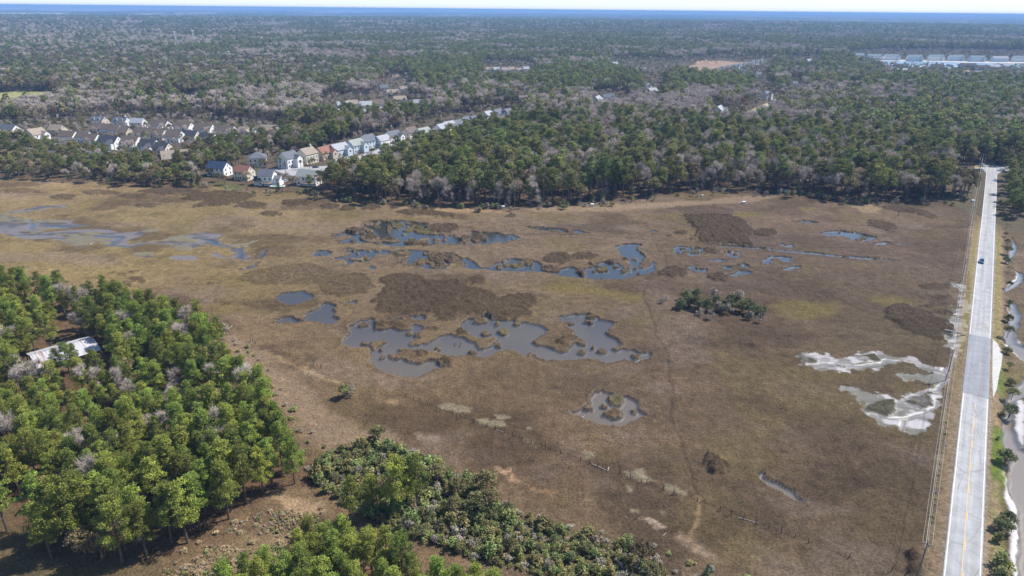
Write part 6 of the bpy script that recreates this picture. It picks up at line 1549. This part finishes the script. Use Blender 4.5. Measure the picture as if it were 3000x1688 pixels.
log((268, 1180 - 62), (300, 1140), 'fallen trunk on the bare ground below the barn', .12)
mb = MB(); mb.box(-.85, .85, -.7, .7, .1, 1.25); mb.box(-.95, .95, -.8, .8, 1.25, 1.35); bxm = mb.mesh('blind_box')
for (a, b_, lb, s_) in ((2179, 597, 'white box hide standing alone on the straw strip right of centre', 1.0), (1735, 604, 'white topped box hide at the foot of the far wood, middle one', 1.0), (1474, 610, 'pale blue box hide half behind bushes, leftmost at the wood foot', .95), (2302, 563, 'white topped box hide in shade under the right wood edge', 1.0), (1478 + 580, 575, 'small pale crate hidden in brush left of the lone white box', .6), (2850, 592, 'blue grey box hide beside the cedar at the road wood corner', .9)):
    q = P(a, b_); r = empty('box_hide', (q.x, q.y, 0), .2 * random.random()); r.scale = (s_, s_, s_); tag(r, lb, 'box')
    MB().box(-.85, .85, -.7, .7, .0, 1.25).build('box_body', worn_mat('white_box_paint', (.62, .70, .76), .6, 1, .1), r); MB().box(-.95, .95, -.8, .8, 1.25, 1.38).build('lid', m_trim, r)
    MB().box(-.4, .4, -.72, -.705, .6, .9).build('opening', m_pane, r)
# pool with white rim
q = P(814, 550); pr = empty('raised_pool', (q.x, q.y, 0), 0); tag(pr, 'oval raised pool with white rim behind the white two storey house', 'pool')
mb = MB(); n = 28; ring = [(4.6 * math.cos(2 * math.pi * k / n), 2.3 * math.sin(2 * math.pi * k / n)) for k in range(n)]
mb.add([(a, b_, 0) for a, b_ in ring] + [(a, b_, 1.1) for a, b_ in ring], [(k, (k + 1) % n, n + (k + 1) % n, n + k) for k in range(n)]); mb.build('side', worn_mat('pool_side', (.17, .12, .12), .8, 1, .2), pr)
mb = MB(); mb.add([(a * 1.03, b_ * 1.05, 1.12) for a, b_ in ring] + [(a * .88, b_ * .82, 1.12) for a, b_ in ring] + [(a * 1.03, b_ * 1.05, .98) for a, b_ in ring], [(k, (k + 1) % n, n + (k + 1) % n, n + k) for k in range(n)] + [(2 * n + k, 2 * n + (k + 1) % n, (k + 1) % n, k) for k in range(n)]); mb.build('rim', m_trim, pr)
mb = MB(); mb.add([(a * .89, b_ * .83, 1.0) for a, b_ in ring], [tuple(range(n))]); mb.build('water', base_mat('pool_water', (.12, .30, .20), .1, .5), pr)
# masts
def mast(px, pyb, pyt, label):
    q = P(px, pyb); lo, hi = 10., 160.
    for _ in range(40):
        m_ = (lo + hi) / 2
        if float(proj(q.x, q.y, m_)[1]) > pyt: lo = m_
        else: hi = m_
    h = (lo + hi) / 2; r = empty('cell_tower', (q.x, q.y, 0)); tag(r, label, 'tower')
    mb = MB()
    for k in range(4): mb.tube([(1.9 * (1 if k in (0, 1) else -1), 1.9 * (1 if k in (0, 2) else -1), 0), (.6 * (1 if k in (0, 1) else -1), .6 * (1 if k in (0, 2) else -1), h)], .28, 5)
    for k in range(12):
        z = h * k / 12; w = 1.9 - 1.3 * k / 12
        for s in (1, -1): mb.tube([(-w, s * w, z), (w, s * w, z + h / 12)], .12, 4); mb.tube([(s * w, -w, z), (s * w, w, z + h / 12)], .12, 4)
    mb.build('lattice', base_mat('galvanised_steel', (.55, .57, .6), .5), r)
    mb = MB()
    for k in range(6): a = k * math.pi / 3; mb.box(2.2 * math.cos(a) - .4, 2.2 * math.cos(a) + .4, 2.2 * math.sin(a) - .4, 2.2 * math.sin(a) + .4, h - 4, h)
    mb.build('antennas', m_trim, r)
hp = np.array([tuple(o.location)[:2] for o in SC.objects if o.parent is None and o.type == 'EMPTY' and o.get('category') in ('house', 'building', 'car', 'pool')])
gk = np.array([np.min(np.sum((hp - g_) ** 2, 1)) > 100 for g_ in GARDEN]); GARDEN = GARDEN[gk]
gpx, gpy = proj(GARDEN[:, 0], GARDEN[:, 1])
lawnw = [PW(l) for l in ([(-150,272),(60,268),(150,268),(160,290),(60,300),(-150,305)], [(425,292),(500,290),(560,280),(605,278),(605,300),(540,306),(430,315)], zone(2000,0,2.576,[(1420,448),(1800,452),(2150,460),(2700,464),(2700,520),(2400,516),(2080,520),(1900,506),(1600,500),(1480,480)]), [(790,496),(850,490),(900,487),(960,484),(1010,468),(1100,438),(1170,413),(1250,383),(1265,393),(1180,428),(1100,458),(1010,498),(930,506),(880,515),(842,518),(830,509)], [(2010,196),(2060,183),(2110,178),(2170,183),(2240,180),(2230,190),(2150,205),(2080,215),(2020,212)], zone(2000,0,2.576,[(330,910),(420,878),(490,853),(560,828),(640,788),(700,758),(722,765),(640,812),(540,852),(480,874),(400,908),(360,920)]))]
gk = np.ones(len(GARDEN), bool)
for w in lawnw: gk &= sdf_poly(GARDEN[:, 0], GARDEN[:, 1], w) > 2
gk &= ~((gpx > 580) & (gpx < 1000) & (gpy > 500))
GARDEN = GARDEN[gk]
gd = np.hypot(GARDEN[:, 0], GARDEN[:, 1])
gf = np.array([random.choice(tabs[1, 0 if d < 900 else 1] * 2 + tabs[2, 0 if d < 900 else 1] * 3 + tabs[6, 1] + tabs[3, 1] + tabs[0, 1]) for d in gd])
mass('garden_trees', 'young trees and hedges filling the gardens round the far houses', np.stack([GARDEN[:, 0], GARDEN[:, 1], gd * 0], 1), gf, r2.random(len(gd)) * 6.283, (.26 + .26 * r2.random(len(gd))) * (1 + .25 * (gd > 1000)), 'trees')
mast(518, 140, 91, 'tall lattice cell tower in the far woods, left of the pair'); mast(571, 138, 88, 'tall lattice cell tower in the far woods, right of the pair')
# white wading bird and dark snags
def bird(a, b_, lab):
    q = P(a, b_); o = bpy.data.objects.new('egret', bpy.data.meshes.new('egret'))
    bmx = bmesh.new(); vs = [bmx.verts.new(p) for p in [(0, 0, .55), (.22, 0, .62), (.36, 0, .78), (.34, 0, .98), (.42, 0, 1.06), (.56, 0, 1.04), (-.28, 0, .50), (.02, .05, .28), (.02, .05, .0), (.02, -.05, .28), (.02, -.05, .0)]]
    for i, j in ((0, 1), (1, 2), (2, 3), (3, 4), (4, 5), (0, 6), (0, 7), (7, 8), (0, 9), (9, 10)): bmx.edges.new((vs[i], vs[j]))
    bmx.to_mesh(o.data); bmx.free(); COL.objects.link(o); o.location = (q.x, q.y, -.1); o.scale = (1.1, 1.1, 1.1)
    md = o.modifiers.new('skin', 'SKIN'); rad = [.17, .12, .05, .035, .05, .012, .06, .02, .015, .02, .015]
    for sv, rd in zip(o.data.skin_vertices[0].data, rad): sv.radius = (rd, rd)
    o.data.skin_vertices[0].data[0].use_root = True; o.modifiers.new('sub', 'SUBSURF').levels = 1
    o.data.materials.append(base_mat('white_feathers', (.8, .8, .78), .8)); tag(o, lab, 'bird')
bird(1707, 1227, 'small white wading bird at the lower edge of the muddy pool')
for (a, b_) in ((1331, 1011), (1347, 1010), (1344, 1016)):
    q = P(a, b_, WATER_Z); mb = MB(); mb.tube([(0, 0, -.5), (.15, .1, .35), (.5, .1, .5)], [.16, .12, .05], 6); o = mb.build('snag', m_post); o.location = (q.x, q.y, WATER_Z)
    tag(o, 'dark stub poking out of the big lower pond', 'snag', 'stubs in the lower pond')
for (a, b_, hh_, lb) in ((2630, 636, 4.0, 'bare dead trunk standing in the far right marsh'), (931, 585, 6.0, 'pale dead tree at the marsh edge right of the central houses'), (1895, 592, 3.5, 'short dead snag on the straw strip below the far wood')):
    q = P(a, b_); mb = MB(); mb.tube([(0, 0, -.3), (.1, .1, hh_ * .6), (.3, 0, hh_)], [.2, .14, .06], 6); mb.tube([(.1, .1, hh_ * .6), (-.9, .2, hh_ * .85)], [.08, .03], 5); mb.tube([(.15, .1, hh_ * .7), (1.0, -.2, hh_ * .9)], [.07, .03], 5)
    o = mb.build('dead_tree', m_post if hh_ < 5 else bark_grey); o.location = q; tag(o, lb, 'dead tree')

# ------------------------------------------------------------------ air
hz = MB().box(-41000, 41000, -3500, 41000, -6, 112)
hm = bpy.data.materials.new('haze'); hm.use_nodes = True; nt = hm.node_tree
for q in list(nt.nodes):
    if q.type == 'BSDF_PRINCIPLED': nt.nodes.remove(q)
pv_ = N(nt, 'ShaderNodeVolumePrincipled'); pv_.inputs['Color'].default_value = (.30, .52, .90, 1); pv_.inputs['Density'].default_value = HAZE_D if 'HAZE_D' in globals() else 1.15e-4
pv_.inputs['Anisotropy'].default_value = 0.0
nt.links.new(pv_.outputs[0], nt.nodes['Material Output'].inputs['Volume'])
hm.cycles.homogeneous_volume = True
tag(hz.build('haze', hm), 'thin pale blue air haze over the whole scene', 'haze', None, 'stuff')
